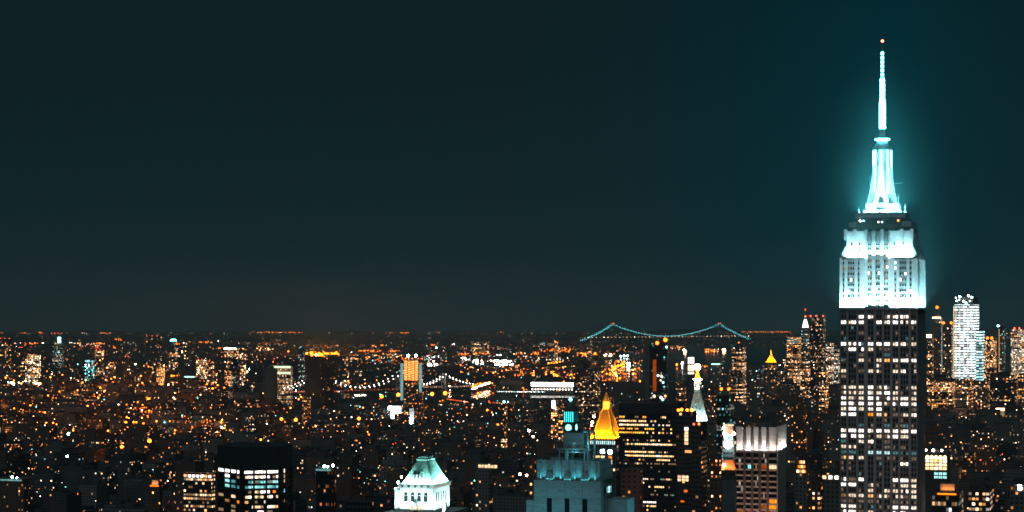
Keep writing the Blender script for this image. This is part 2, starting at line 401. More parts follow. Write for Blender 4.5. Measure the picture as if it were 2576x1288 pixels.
for k in range(8):
    x = hw - 3.6 + .45 * k; b.box(x - .15, x + .15, -hd + 2 , hd - 2, zB, zB + 9 - 1.0 * k, 'limestone'); b.box(-x - .15, -x + .15, -hd + 2, hd - 2, zB, zB + 9 - 1.0 * k, 'limestone')
for a, c in cen:
    xm = (a + c) / 2
    b.frustum(a, c, -hd + 1.3, -hd + 2.2, zE(612), xm - .2, xm + .2, -hd + 1.3, -hd + 2.2, zE(590), 'steel')
b.build('crown_fins', esb)
far_first = sorted(all_w, key=lambda t: -t[2])
b = MB()
for x, y, z, a, c, m_, f in far_first: b.box(x - a / 2, x + a / 2, y - .12, y + .12, z - c / 2, z + c / 2, m_)
tag(b.build('crown_glazing', esb), kind='stuff')
# dark parapet floor, observation deck, stepped drum
b = MB()
b.box(T(388), T(1060), -hd + 4, hd - 4, zC - .6, zE(560), 'dark_stone')
for x0, x1 in ((T(388), T(455)), (T(968), T(1062))): b.box(x0 - .3, x1 + .3, -hd + 3.6, hd - 3.6, zE(569), zE(556), 'limestone')
for q in (512, 620, 708, 798, 905): b.box(T(q - 14), T(q + 14), -hd + 3.8, -hd + 4.2, zE(579), zE(572), 'glass_dark')
b.box(T(450), T(985), -hd + 5.5, hd - 5.5, zE(560), zE(545), 'dark_metal')
b.box(T(440), T(1000), -hd + 4.8, hd - 4.8, zE(545), zE(542), 'steel')
b.build('parapet_floor', esb)
cx0 = T(712)
b = MB(); b.box(cx0 - 16.2, cx0 + 16.2, -14, 14, zE(542), zE(531), 'steel'); b.build('observation_deck', esb)
b = MB()
b.cyl(cx0, 0, 12.6, 12.4, zE(531), zE(524), 'white_stone', 24); b.cyl(cx0, 0, 10.9, 10.6, zE(524), zE(507), 'white_stone', 24)
b.build('mast_base', esb)
b = MB()                                               # mooring mast: winged buttresses round a glazed shaft
b.cyl(cx0, 0, 5.9, 5.6, zE(507), zE(368), 'white_stone', 20)
for k in range(8):
    a = k * math.pi / 4 + .39; c, s = math.cos(a), math.sin(a)
    for (r0, r1, za, zb) in ((10.2, 8.6, 507, 478), (8.6, 7.2, 478, 445), (7.2, 6.3, 445, 410)):
        p = [(cx0 + c * r * 1.0 + d * -s, s * r + d * c) for r, d in ((4.5, -1), (r0, -.8), (r0, .8), (4.5, 1))]
        q = [(cx0 + c * r * 1.0 + d * -s, s * r + d * c) for r, d in ((4.5, -1), (r1, -.8), (r1, .8), (4.5, 1))]
        b.prism(p, q, zE(za), zE(zb), 'white_stone', 'white_stone')
b.build('mooring_mast', esb)
b = MB()
for k in range(8):
    a = k * math.pi / 4; x, y = cx0 + 6.0 * math.cos(a), 6.0 * math.sin(a)
    b.box(x - .3, x + .3, y - .3, y + .3, zE(480), zE(370), 'led_cyan')
b.build('mast_light', esb)
b = MB(); b.cyl(cx0, 0, 6.6, 6.6, zE(368), zE(364), 'steel', 20); b.cyl(cx0, 0, 5.6, 4.2, zE(364), zE(352), 'steel', 20)
b.cyl(cx0, 0, 4.2, 3.2, zE(352), zE(344), 'steel', 20); b.build('mast_collar', esb)
b = MB(); b.cyl(cx0, 0, 4.9, 4.9, zE(342), zE(339), 'led_cyan', 20); b.cyl(cx0, 0, 4.2, 3.4, zE(339), zE(336), 'steel', 20); b.build('light_ring', esb)
b = MB(); b.cyl(cx0, 0, 2.0, 1.9, zE(336), zE(312), 'steel', 12); b.cyl(cx0, 0, 1.15, .9, zE(312), zE(179), 'white_stone', 12)
b.cyl(cx0, 0, .5, .3, zE(179), zE(110), 'white_stone', 8); b.bar((cx0, 0, zE(110)), (cx0, 0, zE(88)), .14, 'steel')
for y in (320, 300, 279, 258, 240, 222, 205, 190): b.cyl(cx0, 0, 1.7, 1.7, zE(y), zE(y - 1), 'steel', 10)
b.build('antenna', esb)
b = MB()
for k, y in enumerate(range(116, 178, 11)): b.cyl(cx0, 0, .85, .85, zE(y + 6.0), zE(y), 'led_cyan', 8)
for k, y in enumerate(range(183, 312, 4)): b.cyl(cx0, 0, 1.45 + (y > 236) * .55 + .55 * (k % 3 == 1), 1.3 + (y > 236) * .45, zE(y + 2.6), zE(y), 'led_cyan', 10)
b.build('antenna_light', esb)
b = MB(); b.ball(cx0, 0, zE(87), .75, 'glare_red'); b.build('beacon', esb)
b = MB()                                               # whip aerials round the base of the mast
ra = random.Random(3)
for k in range(46):
    a = ra.random() * 6.28; r = ra.choice((8.6, 10.6, 12.5, 15.5)); x, y = cx0 + r * math.cos(a), .8 * r * math.sin(a)
    z0 = zE({8.6: 507, 10.6: 507, 12.5: 524, 15.5: 531}[r]); h = ra.uniform(2, 7) if r > 9 else ra.uniform(4, 12)
    b.bar((x, y, z0), (x, y, z0 + h), ra.uniform(.08, .16), 'steel')
    if ra.random() < .5: b.box(x - .35, x + .35, y - .3, y + .3, z0 + h * .4, z0 + h * .75, 'steel')
b.bar((cx0 + 7, 0, zE(455)), (cx0 + 13.5, -1, zE(454)), .12, 'steel'); b.bar((cx0 - 8, -2, zE(460)), (cx0 - 8, -2, zE(433)), .15, 'steel')
tag(b.build('aerials', esb), kind='stuff')
b = MB()
for x, m_ in ((T(508), 'glare_white'), (T(545), 'glare_orange'), (T(926), 'glare_orange'), (T(708), 'lamp_white'), (T(750), 'lamp_cyan'), (T(545), 'lamp_teal')):
    b.ball(x, -hd + 4.2, zE(553 if x != T(708) and x != T(750) else 556.5), .42, m_)
b.build('deck_lamps', esb)
# its floodlights on the ledge and the setbacks, then added spots in mid-air
CY = (.42, .93, 1.0)
CM = (.26, .92, 1.0)
for x0, x1 in ((-hw, T(575)), (T(842), hw)):
    area('floodlight', ((x0 + x1) / 2, -hd - 1.5, zA + .5), (R(168), 0, 0), x1 - x0 - 1, .7, 42000, CY, esb, 130)
area('floodlight', (cx0, -hd - .9, zA + .5), (R(172), 0, 0), 12, .6, 16000, CY, esb, 100)
area('floodlight', (hw + 1.3, 0, zA + .5), (0, R(168), 0), .7, DE - 2, 42000, CY, esb, 120)
area('floodlight', (-hw - 1.3, 0, zA + .5), (0, R(192), 0), .7, DE - 2, 12000, CY, esb, 120)
for x0, x1 in ((T(362), T(592)), (T(822), T(1085))):
    area('floodlight', ((x0 + x1) / 2, -hd + .9, zB + .5), (R(172), 0, 0), x1 - x0 - 1, .7, 36000, CY, esb, 140)
area('floodlight', (cx0, -hd + .6, zB + 2), (R(174), 0, 0), 12, .5, 9000, CY, esb, 120)
def spot(name, loc, to, energy, col, ang, parent):
    l = bpy.data.lights.new(name, 'SPOT'); l.energy = energy; l.color = col; l.spot_size = R(ang); l.spot_blend = .25; l.shadow_soft_size = 1.5
    o = bpy.data.objects.new(name, l); C.objects.link(o); o.location = loc; o.parent = parent
    o.rotation_euler = (Vector(to) - Vector(loc)).to_track_quat('-Z', 'Y').to_euler(); return o
for s in (-1, 0, 1): spot('floodlight', (s * 17, -hd - 75, 196), (s * 17, -hd, 283), 430000, (.55, .93, 1), 13, esb)  # added spots in open air before the tower, brightening its crown
spot('floodlight', (hw + 70, 0, 196), (hw, 0, 283), 260000, CY, 13, esb)  # one more added off its right side
for dx in (-15, -5, 5, 15): area('floodlight', (cx0 + dx * .8, -13, zE(530)), (R(155), 0, 0), 5, .8, 10000, CM, esb, 150)
for s in (-1, 1): area('floodlight', (cx0 + s * 15, 0, zE(530)), (0, R(180 - s * 25), 0), .8, 14, 14000, CM, esb, 150)
for s in (-1, 1): area('floodlight', (cx0 + s * 3, -9.5, zE(505)), (R(168), 0, 0), 3, .8, 14000, CM, esb, 80)
# ------------------------------------------------------------------ near towers
def pane(r, codes):
    return r.choice(codes)
def roof_kit(parent, w_, d, H, seed, tank=True):
    """stair bulkhead, parapet, water tank on legs"""
    q = random.Random(seed)
    b = MB(); t = .5
    b.box(-w_ / 2 - .1, w_ / 2 + .1, -d / 2 - .1, -d / 2 + t, H - .3, H + 1.1, 'dark_stone'); b.box(-w_ / 2 - .1, w_ / 2 + .1, d / 2 - t, d / 2 + .1, H - .3, H + 1.1, 'dark_stone')
    b.box(-w_ / 2 - .1, -w_ / 2 + t, -d / 2 + t, d / 2 - t, H - .3, H + 1.1, 'dark_stone'); b.box(w_ / 2 - t, w_ / 2 + .1, -d / 2 + t, d / 2 - t, H - .3, H + 1.1, 'dark_stone')
    b.build('parapet', parent)
    x, y = q.uniform(-.2, .2) * w_, q.uniform(-.2, .2) * d
    b = MB(); b.box(x - .16 * w_, x + .16 * w_, y - .15 * d, y + .15 * d, H, H + q.uniform(3, 5), 'dark_stone'); b.build('bulkhead', parent)
    if tank:
        x, y = q.choice((-.3, .3)) * w_, q.uniform(-.3, .3) * d
        b = MB()
        for sx_ in (-1.3, 1.3):
            for sy_ in (-1.3, 1.3): b.bar((x + sx_, y + sy_, H), (x + sx_, y + sy_, H + 4), .16, 'dark_metal')
        b.cyl(x, y, 2.2, 2.1, H + 4, H + 7.6, 'tank_wood', 12); b.cyl(x, y, 2.35, .1, H + 7.6, H + 9, 'dark_metal', 12); b.build('water_tank', parent)

def fac_box(b, w_, d, z0, z1, mat, x=0, y=0, cap='roofing'):
    b.box(x - w_ / 2, x + w_ / 2, y - d / 2, y + d / 2, z0, z1, mat, cap)

# --- pale setback tower with finned crown and a tank house on a steel platform
Y0 = 652.0
c5, W5, D5 = fit(1350, 1509, 1537, Y0); H5 = zat(1160, Y0); claim(c5, W5 + 12, D5 + 12)
t5 = thing('art_deco_tower', (c5[0], c5[1], 0), GR, 'pale teal-lit brick tower with ribbed crown and a steel tank platform on its roof', 'tower')
a5, d5 = W5 / 2, D5 / 2; s5 = Y0 / FD
z5 = lambda y: zat(y, Y0); X5 = lambda t: -a5 + (t - 160) * W5 / 725.0
b = MB(); b.box(-a5, a5, -d5, d5, 0, H5 - 1, 'pale_brick', 'roofing')
for x0, x1, y0, y1 in ((-a5, a5, -d5, -d5 + .5), (-a5, a5, d5 - .5, d5), (-a5, -a5 + .5, -d5 + .5, d5 - .5), (a5 - .5, a5, -d5 + .5, d5 - .5)): b.box(x0, x1, y0 - .001, y1 + .001, H5 - 1, H5, 'pale_brick')
b.build('upper_wall', t5)
zs = z5(1214)
b = MB()
segs = [(X5(140), X5(287)), (X5(345), X5(492)), (X5(548), X5(694)), (X5(752), X5(905))]
for x0, x1 in segs:
    b.box(x0, x1, -d5 - 1.0, -d5 - .01, 0, zs, 'pale_brick'); b.box(x0 - .05, x1 + .05, -d5 - 1.12, -d5 + .01, zs, zs + .35, 'limestone')
b.box(a5 + .003, X5(905), -d5, d5, 0, zs, 'pale_brick')
b.build('lower_wall', t5)
b = MB()
for x in (210, 280, 360, 440, 522, 603, 685, 765, 835, 20 + 160): b.box(X5(x) - .28, X5(x) + .28, -d5 - .42, -d5 - .004, zs + .3, H5 - .9, 'limestone')
for k in range(7):
    yy = -d5 + D5 * (k + .5) / 7; b.box(a5 + .004, a5 + .42, yy - .3, yy + .3, zs + .3, H5 - .9, 'limestone')
b.build('fins', t5)['kind'] = 'stuff'
for x in (316, 520, 723):
    b = MB(); xx = X5(x); b.box(xx - 1.25, xx + 1.25, -d5 - .85, -d5 - .004, z5(1256), z5(1196), 'pale_brick')
    b.frustum(xx - 1.25, xx + 1.25, -d5 - .85, -d5 - .004, z5(1196), xx - .35, xx + .35, -d5 - .5, -d5 - .004, z5(1189), 'limestone'); b.build('finial', t5)
    b = MB(); b.box(xx - 1.15, xx + 1.15, -d5 - .3, -d5 - .006, 40, z5(1256), 'glass_dark'); b.frustum(xx - 1.15, xx + 1.15, -d5 - .3, -d5 - .006, z5(1256), xx - .3, xx + .3, -d5 - .3, -d5 - .006, z5(1252), 'glass_dark'); b.build('window_slot', t5)
for k, m_ in ((1, 'glass_dark'), (2, 'glass_dark'), (3, 'soft_cyan'), (4, 'pane_cyan'), (5, 'soft_cyan')):
    yy = -d5 + D5 * (k + .5) / 7; b = MB(); b.box(X5(905) + .003, X5(905) + .2, yy - .55, yy + .55, z5(1250), z5(1229), m_); b.build('window', t5)
b = MB(); b.box(X5(930), X5(1160), -d5 + 4, d5 - .5, 0, z5(1258), 'pale_brick', 'concrete'); b.box(X5(900), X5(930), -d5 + 3, d5 - .1, 0, z5(1244), 'pale_brick'); b.build('wing', t5)
b = MB(); b.box(X5(30), X5(138), -d5 + 1, d5 - 2, 0, z5(1264), 'pale_brick'); b.build('wing', t5)
pt = thing('tank_platform', (0, 0, 0), 0, None, None); pt.parent = t5
b = MB(); fx0, fx1, fy0, fy1 = X5(355), X5(725), -3.6, 4.5; zp = z5(1132)
for x in (X5(385), X5(462), X5(480), X5(675)):
    for y in (fy0 + .4, fy1 - .4): b = MB(); b.box(x - .22, x + .22, y - .22, y + .22, H5 - 1, zp - .5, 'steel'); b.build('leg', pt)
b = MB(); b.box(X5(385), X5(675), fy0 + .2, fy0 + .5, z5(1142), z5(1140), 'steel'); b.build('brace', pt); b = MB()
b = MB(); b.box(fx0, fx1, fy0, fy1, zp - .5, zp, 'steel')
for k in range(5):
    x = fx0 + (fx1 - fx0) * k / 4; b.box(x - .06, x + .06, fy0 + .02, fy0 + .14, zp, zp + 1.3, 'steel')
b.box(fx0, fx1, fy0 + .16, fy0 + .24, zp + 1.2, zp + 1.3, 'steel'); b.box(fx1 - .2, fx1 - .12, fy0 + .3, fy1, zp + 1.2, zp + 1.3, 'steel'); b.build('platform_deck', pt)
b = MB(); b.box(X5(428), X5(668), -2.6, 3.4, zp + .02, z5(1092), 'steel', 'dark_metal'); b.box(X5(525), X5(565), -2.66, -2.61, zp + .1, zp + 2.1, 'white_stone')
b.box(X5(460), X5(560), -1, 2, z5(1092), z5(1088), 'dark_metal'); b.build('tank_house', pt)
for x, y in ((708, -3), (768, -1), (660, 2)):
    b = MB(); b.bar((X5(x), y, H5 - 1), (X5(x), y, z5(1089)), .25, 'steel'); b.bar((X5(x), y, z5(1089)), (X5(x) - 1.8, y, z5(1088)), .25, 'steel'); b.build('pipe', pt)
TL = (.16, .72, .86)
area('floodlight', (-6, -d5 - 26, z5(1288) - 20), (R(140), 0, 0), 26, 2, 2600, TL, t5, 120)
area('floodlight', (a5 + 20, 0, z5(1288) - 6), (0, R(145), 0), 2, 14, 900, TL, t5, 140)
area('floodlight', (0, -d5 - .75, zs + .7), (R(176), 0, 0), W5 - 2, .3, 420, (.08, .8, .92), t5, 90)
point('service_lamp', (1, -5.2, zp - 2.2), 420, (.15, .85, .95), .2, t5)
point('service_lamp', (X5(780), -4.5, zp + 1.0), 420, (.2, .85, .95), .2, t5)

# --- white stone tower under a steep copper roof
Y0 = 850.0
c4, W4, D4 = fit(1006, 1090, 1131, Y0); claim(c4, W4 + 10, D4 + 10)
t4 = thing('copper_roofed_tower', (c4[0], c4[1], 0), GR, 'floodlit white stone tower top with arched windows under a steep pale green copper roof', 'tower')
a4, d4 = W4 / 2, D4 / 2; z4 = lambda y: zat(y, Y0); X4 = lambda t: -a4 + (t - 330) * W4 / 650.0
zc = z4(1230)
b = MB(); b.box(-a4, a4, -d4, d4, 0, zc, 'white_stone'); b.build('wall', t4)
b = MB(); b.box(-a4 - .5, a4 + .5, -d4 - .5, d4 + .5, zc, z4(1221), 'concrete'); b.box(-a4 - .8, a4 + .8, -d4 - .8, d4 + .8, z4(1221), z4(1219.5), 'limestone'); b.build('cornice', t4)
for k in range(5):
    b = MB(); x = X4(385 + k * 126); b.cyl(x, -d4 - .55, .45, .45, z4(1227), z4(1223), 'glass_dark', 8); b.build('roundel', t4)
for k in range(9):
    b = MB(); y = -d4 + D4 * (k + .8) / 9.6; b.box(a4 + .503, a4 + .6, y - .45, y + .45, z4(1228), z4(1223), 'soft_amber'); b.build('roundel', t4)
def arch(b, x, y, w_, z0, z1, mat, side=False, th=.2):
    n = 8; pts = [(-w_ / 2, z0), (w_ / 2, z0)] + [(w_ / 2 * math.cos(math.pi * i / n), z1 - w_ / 2 + w_ / 2 * math.sin(math.pi * i / n)) for i in range(n + 1)]
    if side: P = lambda a, z, k: (x + k, y + a, z)
    else: P = lambda a, z, k: (x + a, y - k, z)
    b.face([P(a, z, th) for a, z in pts], mat)
    for i in range(len(pts)):
        p, q = pts[i], pts[(i + 1) % len(pts)]; b.face([P(p[0], p[1], 0), P(q[0], q[1], 0), P(q[0], q[1], th), P(p[0], p[1], th)], 'concrete')
for x in (450, 577, 706, 831):
    b = MB(); arch(b, X4(x), -d4, 1.75, z4(1264), z4(1241), 'glass_dark', th=.12); b.box(X4(x) - .87, X4(x) + .87, -d4 - .2, -d4 - .13, z4(1248.5), z4(1247.5), 'limestone'); b.build('arched_window', t4)
for k in range(5):
    b = MB(); y = -d4 + D4 * (k + 1.3) / 7; arch(b, a4, y, 1.3, z4(1266), z4(1240), 'glass_dark', True, .12); b.build('arched_window', t4)
for x in (583, 708):
    b = MB(); b.box(X4(x) - 1, X4(x) + 1, -d4 - .15, -d4 - .005, z4(1284), z4(1273), 'pane_amber'); b.build('window', t4)
b = MB(); xx = X4(638); b.frustum(xx - .9, xx + .9, -d4 - 1.1, -d4 - .006, z4(1290), xx - .8, xx + .8, -d4 - 1, -d4 - .006, z4(1266), 'dark_stone'); b.frustum(xx - .8, xx + .8, -d4 - 1, -d4 - .006, z4(1266), xx - .05, xx + .05, -d4 - .4, -d4 - .006, z4(1257), 'dark_stone'); b.build('spire_dormer', t4)
b = MB(); b.box(X4(205), -a4 - .003, -d4 + 1.5, d4 - 2, 0, z4(1236), 'white_stone'); b.box(X4(200), -a4 - .003, -d4 + 1.3, d4 - 1.8, z4(1236), z4(1234.6), 'limestone'); b.build('wing', t4)
b = MB(); b.box(-a4 - 6, a4 + 7, -d4 - 5, d4 + 6, 0, z4(1289.5), 'concrete'); b.box(a4 + 3, a4 + 4.2, -d4 + 4, -d4 + 6, z4(1289.5), z4(1262), 'white_stone'); b.build('terrace', t4)
zr0, zr1 = z4(1219.4), z4(1163)
b = MB(); rx0, rx1, ry0, ry1 = -2.0, 2.0, -d4 * .32, d4 * .55
b.frustum(-a4 + .8, a4 - .8, -d4 + .8, d4 - .8, zr0, rx0, rx1, ry0, ry1, zr1, 'copper')
b.build('roof', t4)
b = MB(); b.box(rx0 - .5, rx1 + .5, ry0 - .4, ry1 + .4, zr1, zr1 + .7, 'copper'); b.box(rx0 - .1, rx1 + .1, ry0 + .1, ry1 - .1, zr1 + .7, zr1 + 1.6, 'copper'); b.build('roof_cap', t4)
b = MB()
def seam(p0, p1): b.bar(p0, p1, .14, 'copper')
for k in range(13):
    f = k / 12; seam((-a4 + .8 + (2 * a4 - 1.6) * f, -d4 + .72, zr0), (rx0 + (rx1 - rx0) * f, ry0 - .05, zr1))
    seam((a4 - .72, -d4 + .8 + (2 * d4 - 1.6) * f, zr0), (rx1 + .05, ry0 + (ry1 - ry0) * f, zr1))
tag(b.build('roof_seam', t4), kind='stuff')
b = MB()
for k in range(3): xx = X4(640) + (k - 1) * 1.5; b.box(xx - .4, xx + .4, -d4 + .9, -d4 + 4, zr0, zr0 + 4.2, 'dark_stone'); b.frustum(xx - .5, xx + .5, -d4 + .8, -d4 + 4, zr0 + 4.2, xx - .1, xx + .1, -d4 + 2, -d4 + 4.5, zr0 + 5.4, 'copper')
b.build('dormer', t4)
CW = (.62, 1, .97)
area('floodlight', (0, -d4 - 3.2, z4(1288)), (R(168), 0, 0), W4, .6, 6500, CW, t4, 130)
area('floodlight', (a4 + 3.2, 0, z4(1289)), (0, R(168), 0), .6, D4, 6500, CW, t4, 130)
area('floodlight', (-a4 - 4, -d4 - 1, z4(1288)), (R(170), 0, 0), 4, .6, 1200, CW, t4, 130)
area('floodlight', (0, -d4 - .5, zr0 + .5), (R(128), 0, 0), W4 - 1, .3, 9500, (.5, 1, .92), t4, 175)
area('floodlight', (a4 + .5, 0, zr0 + .5), (0, R(128), 0), .3, D4 - 1, 9000, (.5, 1, .92), t4, 175)
b = MB(); b.ball(-a4 - .6, -d4 - .4, z4(1216), .55, 'glare_cyan'); b.build('floodlamp', t4)
b = MB(); b.ball(X4(225), -d4 + 1.2, z4(1232), .4, 'glare_teal'); b.build('floodlamp', t4)

# --- dark many-sided tower with bright top floors
Y0 = 1100.0
def PXY(x, Y): return (xat(x, Y), Y)
poly = [PXY(607, 1100), PXY(703, 1106), PXY(735, 1124), PXY(722, 1150), PXY(585, 1150), PXY(547, 1122)]
cen_ = (sum(p[0] for p in poly) / 6, sum(p[1] for p in poly) / 6); pl = [(p[0] - cen_[0], p[1] - cen_[1]) for p in poly]; claim(cen_, 48, 44)
t2 = thing('dark_tower', (cen_[0], cen_[1], 0), 0, 'black many-sided office tower with a blank top and bands of bright windows below it', 'tower')
zt = lambda y: zat(y, Y0)
b = MB(); sh = [(x * .975, y * .975) for x, y in pl]; b.prism(sh, sh, 0, zt(1183), 'glass_dark', 'roofing'); b.build('glass_wall', t2)
b = MB(); b.prism(pl, pl, zt(1181), zt(1126), 'black_stone', 'roofing', True); b.build('mechanical_floor', t2)
b = MB(); 
for k in range(12):
    z = zt(1195 + k * 12.6); q = [(x * .99, y * .99) for x, y in pl]; b.prism(q, q, z - 1.0, z, 'black_stone', 'black_stone', True)
b.build('spandrel_band', t2)['kind'] = 'stuff'
def on_edge(i, f, off=0):
    a, c = pl[i], pl[(i + 1) % 6]; dx, dy = c[0] - a[0], c[1] - a[1]; L_ = math.hypot(dx, dy)
    return (a[0] + dx * f + dy / L_ * off, a[1] + dy * f - dx / L_ * off, math.atan2(dy, dx), L_)
b = MB()
for i, fs in ((0, (0, .02, .33, .655, .985)), (5, (.02, .3, .56, .8, 1.0)), (1, (.02, .45, .98))):
    for f in fs:
        x, y, an, L_ = on_edge(i, min(max(f, .01), .99)); wdt = 1.3 if f in (0, .02) and i == 0 else .55
        c_, s_ = math.cos(an), math.sin(an); P = [(x + u * c_ - v * s_, y + u * s_ + v * c_) for u, v in ((-wdt, -.35), (wdt, -.35), (wdt, .6), (-wdt, .6))]
        b.prism(P, P, 0, zt(1181), 'black_stone', 'black_stone')
b.build('pier', t2)['kind'] = 'stuff'
ws = []; rq = random.Random(8)
rowsA = [('WWWWWWWWWWWW', 'WWWW'), ('.AWWWAWWW.aW', '.W.a'), ('..TCaTCCTaCC', '.CT.'), ('.TCCCCCTCCTC', '.CTT'), ('..a.AaWWW.x.', '....'), ('.AW.AaA.AW.A', 'a.A.'), ('aO..a..w....', '.o.x'), ('...wAAa.WWAA', '..a.'), ('.a...WW.aa..', 'a.a.'), ('..A....AA.aa', '.a..')]
CODE2 = {'W': 'glare_w', 'A': 'pane_amber', 'a': 'soft_amber', 'T': 'soft_teal', 'C': 'pane_cyan', 'x': 'pane_yellow', 'w': 'pane_white', 'O': 'pane_warm', 'o': 'soft_warm'}
emit('pane_cy2', (.35, .95, .95), 1.1, var=.6); CODE2['C'] = 'pane_cy2'
for r_, (fr, lf) in enumerate(rowsA):
    z = zt(1188.5 + r_ * 12.6)
    for k, ch in enumerate(fr):
        if ch == '.': continue
        x, y, an, L_ = on_edge(0, .025 + .96 * (k + .5) / 12, -.25); ws.append((x, y, z, L_ * .96 / 12 - (.6 if k % 4 == 3 else .14), 1.4, CODE2[ch], an))
    for k, ch in enumerate(lf):
        if ch == '.': continue
        x, y, an, L_ = on_edge(5, (k + .5) / 4, -.25); ws.append((x, y, z, L_ / 4 - .8, 1.55, CODE2[ch], an))
for r_ in (0, 1, 2, 4, 6): x, y, an, L_ = on_edge(1, .45, -.2); ws.append((x, y, zt(1189 + r_ * 12.6), 1.2, 2, ['glare_w', 'pane_amber', 'pane_teal', 'soft_amber', 'soft_red'][(r_ + 1) // 2], an))
put_windows(t2, ws, 100)

# --- tower with a glowing panelled crown
Y0 = 1150.0
c9, W9, D9 = fit(1852, 1954, 1975, Y0); claim(c9, W9, D9)
t9 = thing('panel_crown_tower', (c9[0], c9[1], 0), GR, 'concrete tower with flared crown panels washed brilliant white above rows of pink-lit ledges', 'tower')
a9, d9 = W9 / 2, D9 / 2; z9 = lambda y: zat(y, Y0); X9 = lambda t: -a9 + (t - 235) * W9 / 445.0
b = MB(); b.box(-a9, a9, -d9, d9, 0, z9(1076) - 1, 'dark_stone', 'roofing'); b.build('core', t9)
bays = [(235, 315), (345, 400), (428, 482), (513, 570), (598, 680)]
for x0, x1 in bays:
    b = MB(); p0, p1 = X9(x0), X9(x1); b.frustum(p0 + .6, p1 - .6, -d9 - .7, -d9 - .01, z9(1131), p0, p1, -d9 - .9, -d9 - .01, z9(1075), 'white_stone'); b.build('crown_panel', t9)
b = MB(); b.frustum(a9 + .01, a9 + .7, -d9 - .3, d9, z9(1131), a9 + .01, a9 + 1.0, -d9 - .6, d9, z9(1073), 'white_stone'); b.build('crown_panel', t9)
b = MB(); e = [0] + [v for p in bays for v in p]
for i in range(len(bays) - 1): b.box(X9(bays[i][1]), X9(bays[i + 1][0]), -d9 - 1.1, -d9 - .01, 0, z9(1136), 'brown_stone')
b.box(-a9 - .4, X9(235) - .001, -d9 - 1.1, -d9 - .01, 0, z9(1136), 'brown_stone')
b.build('pier', t9)['kind'] = 'stuff'
b = MB(); b.box(a9 + .01, a9 + .5, -d9, d9, 0, z9(1140), 'concrete'); b.box(-a9, a9, -d9 - 1.15, -d9 - .02, z9(1139.5), z9(1132), 'concrete'); b.build('side_wall', t9)
ws = []; rq = random.Random(21); b = MB()
for k in range(11):
    y = 1153.5 + k * 14.4
    for j, (x0, x1) in enumerate(bays):
        p0, p1 = X9(x0), X9(x1)
        b.box(p0, p1, -d9 - .95, -d9 - .02, z9(y + 2.6), z9(y - 1.8), 'concrete'); n_ = 3
        for i in range(n_):
            m_ = 'glass_dark'
            if k == 2: m_ = ('pane_amber' if j == 4 else 'soft_orange' if j == 3 else 'pane_teal' if j == 1 and i else 'soft_amber' if rq.random() < .4 else m_)
            if k in (9, 8) and j == 4: m_ = 'pane_yellow'
            if k == 9 and j == 3: m_ = 'soft_yellow'
            if k == 10: m_ = rq.choice(('soft_orange', 'soft_yellow', 'glass_dark'))
            if m_ == 'glass_dark' and rq.random() < .06: m_ = 'soft_white'
            ws.append((p0 + (p1 - p0) * (i + .5) / n_, -d9 - .25, z9(y - 7), (p1 - p0) / n_ - .22, 2.1, m_, 0))
            if k > 0: ws.append((p0 + (p1 - p0) * (i + .5) / n_, -d9 - .97, z9(y + .6), (p1 - p0) / n_ - .5, .45, 'soft_warm' if rq.random() < .75 else 'soft_white', 0))  # glowing strips put on the ledges for the warm light caught there
b.build('ledge', t9)['kind'] = 'stuff'
ws.sort(key=lambda t: t[5] == 'glass_dark'); put_windows(t9, ws, 100)
for k, (x0, x1) in enumerate(bays): area('floodlight', ((X9(x0) + X9(x1)) / 2, -d9 - 2.1, z9(1132)), (R(145), 0, 0), X9(x1) - X9(x0) - .3, .4, (420, 1300, 380, 1300, 420)[k], (1, .74, .58) if k % 2 == 0 else (1, .93, .88), t9, 175)
area('floodlight', (a9 + 2.2, -1, z9(1132)), (0, R(145), 0), .4, D9 - 2, 3600, (1, .93, .88), t9, 175)
area('floodlight', (4, -d9 - 40, z9(1288) - 60), (R(130), 0, 0), 20, 4, 24000, (1, .60, .52), t9, 120)  # added below the front for street light that tints the ledges
b = MB(); b.ball(a9 + 2.2, -d9 + 2, z9(1128), .5, 'glare_amber'); b.build('floodlamp', t9)

# --- broad dark office block with rows of amber windows
Y0 = 1800.0
c6, W6, D6 = fit(1557, 1706, 1722, Y0); claim(c6, W6, D6)
emit('pane_off', (1, .58, .24), 2.6, var=.6); emit('pane_oro', (1, .33, .03), 2.0, var=.6); emit('pane_yel', (1, .48, .05), 2.4, var=.6)
t6 = thing('office_block', (c6[0], c6[1], 0), GR, 'broad black office block with a blank brown top band and many rows of amber windows', 'office')
a6, d6 = W6 / 2, D6 / 2; z6 = lambda y: zat(y, Y0); X6 = lambda t: -a6 + (t - 62) * W6 / 650.0
b = MB(); b.box(-a6 + .4, a6 - .4, -d6 + .4, d6 - .4, 0, z6(1040), 'glass_dark'); b.build('glass_wall', t6)
b = MB(); b.box(-a6, a6, -d6, d6, z6(1042), z6(1016), 'black_stone'); b.box(-a6 - .3, a6 + .3, -d6 - .3, d6 + .3, z6(1016), z6(1012), 'brown_stone', 'roofing'); b.build('roof_band', t6)
b = MB()
for k in range(31): b.box(X6(62 + k * 21.6) - .25, X6(62 + k * 21.6) + .25, -d6, -d6 + .5, 0, z6(1042), 'black_stone')
b.build('mullion', t6)['kind'] = 'stuff'
b = MB()
for k in range(27): b.box(-a6 - .02, a6 + .02, -d6 + .05, d6, z6(1059 + 9.75 * k), z6(1053.8 + 9.75 * k), 'black_stone')
b.build('spandrel_band', t6)['kind'] = 'stuff'
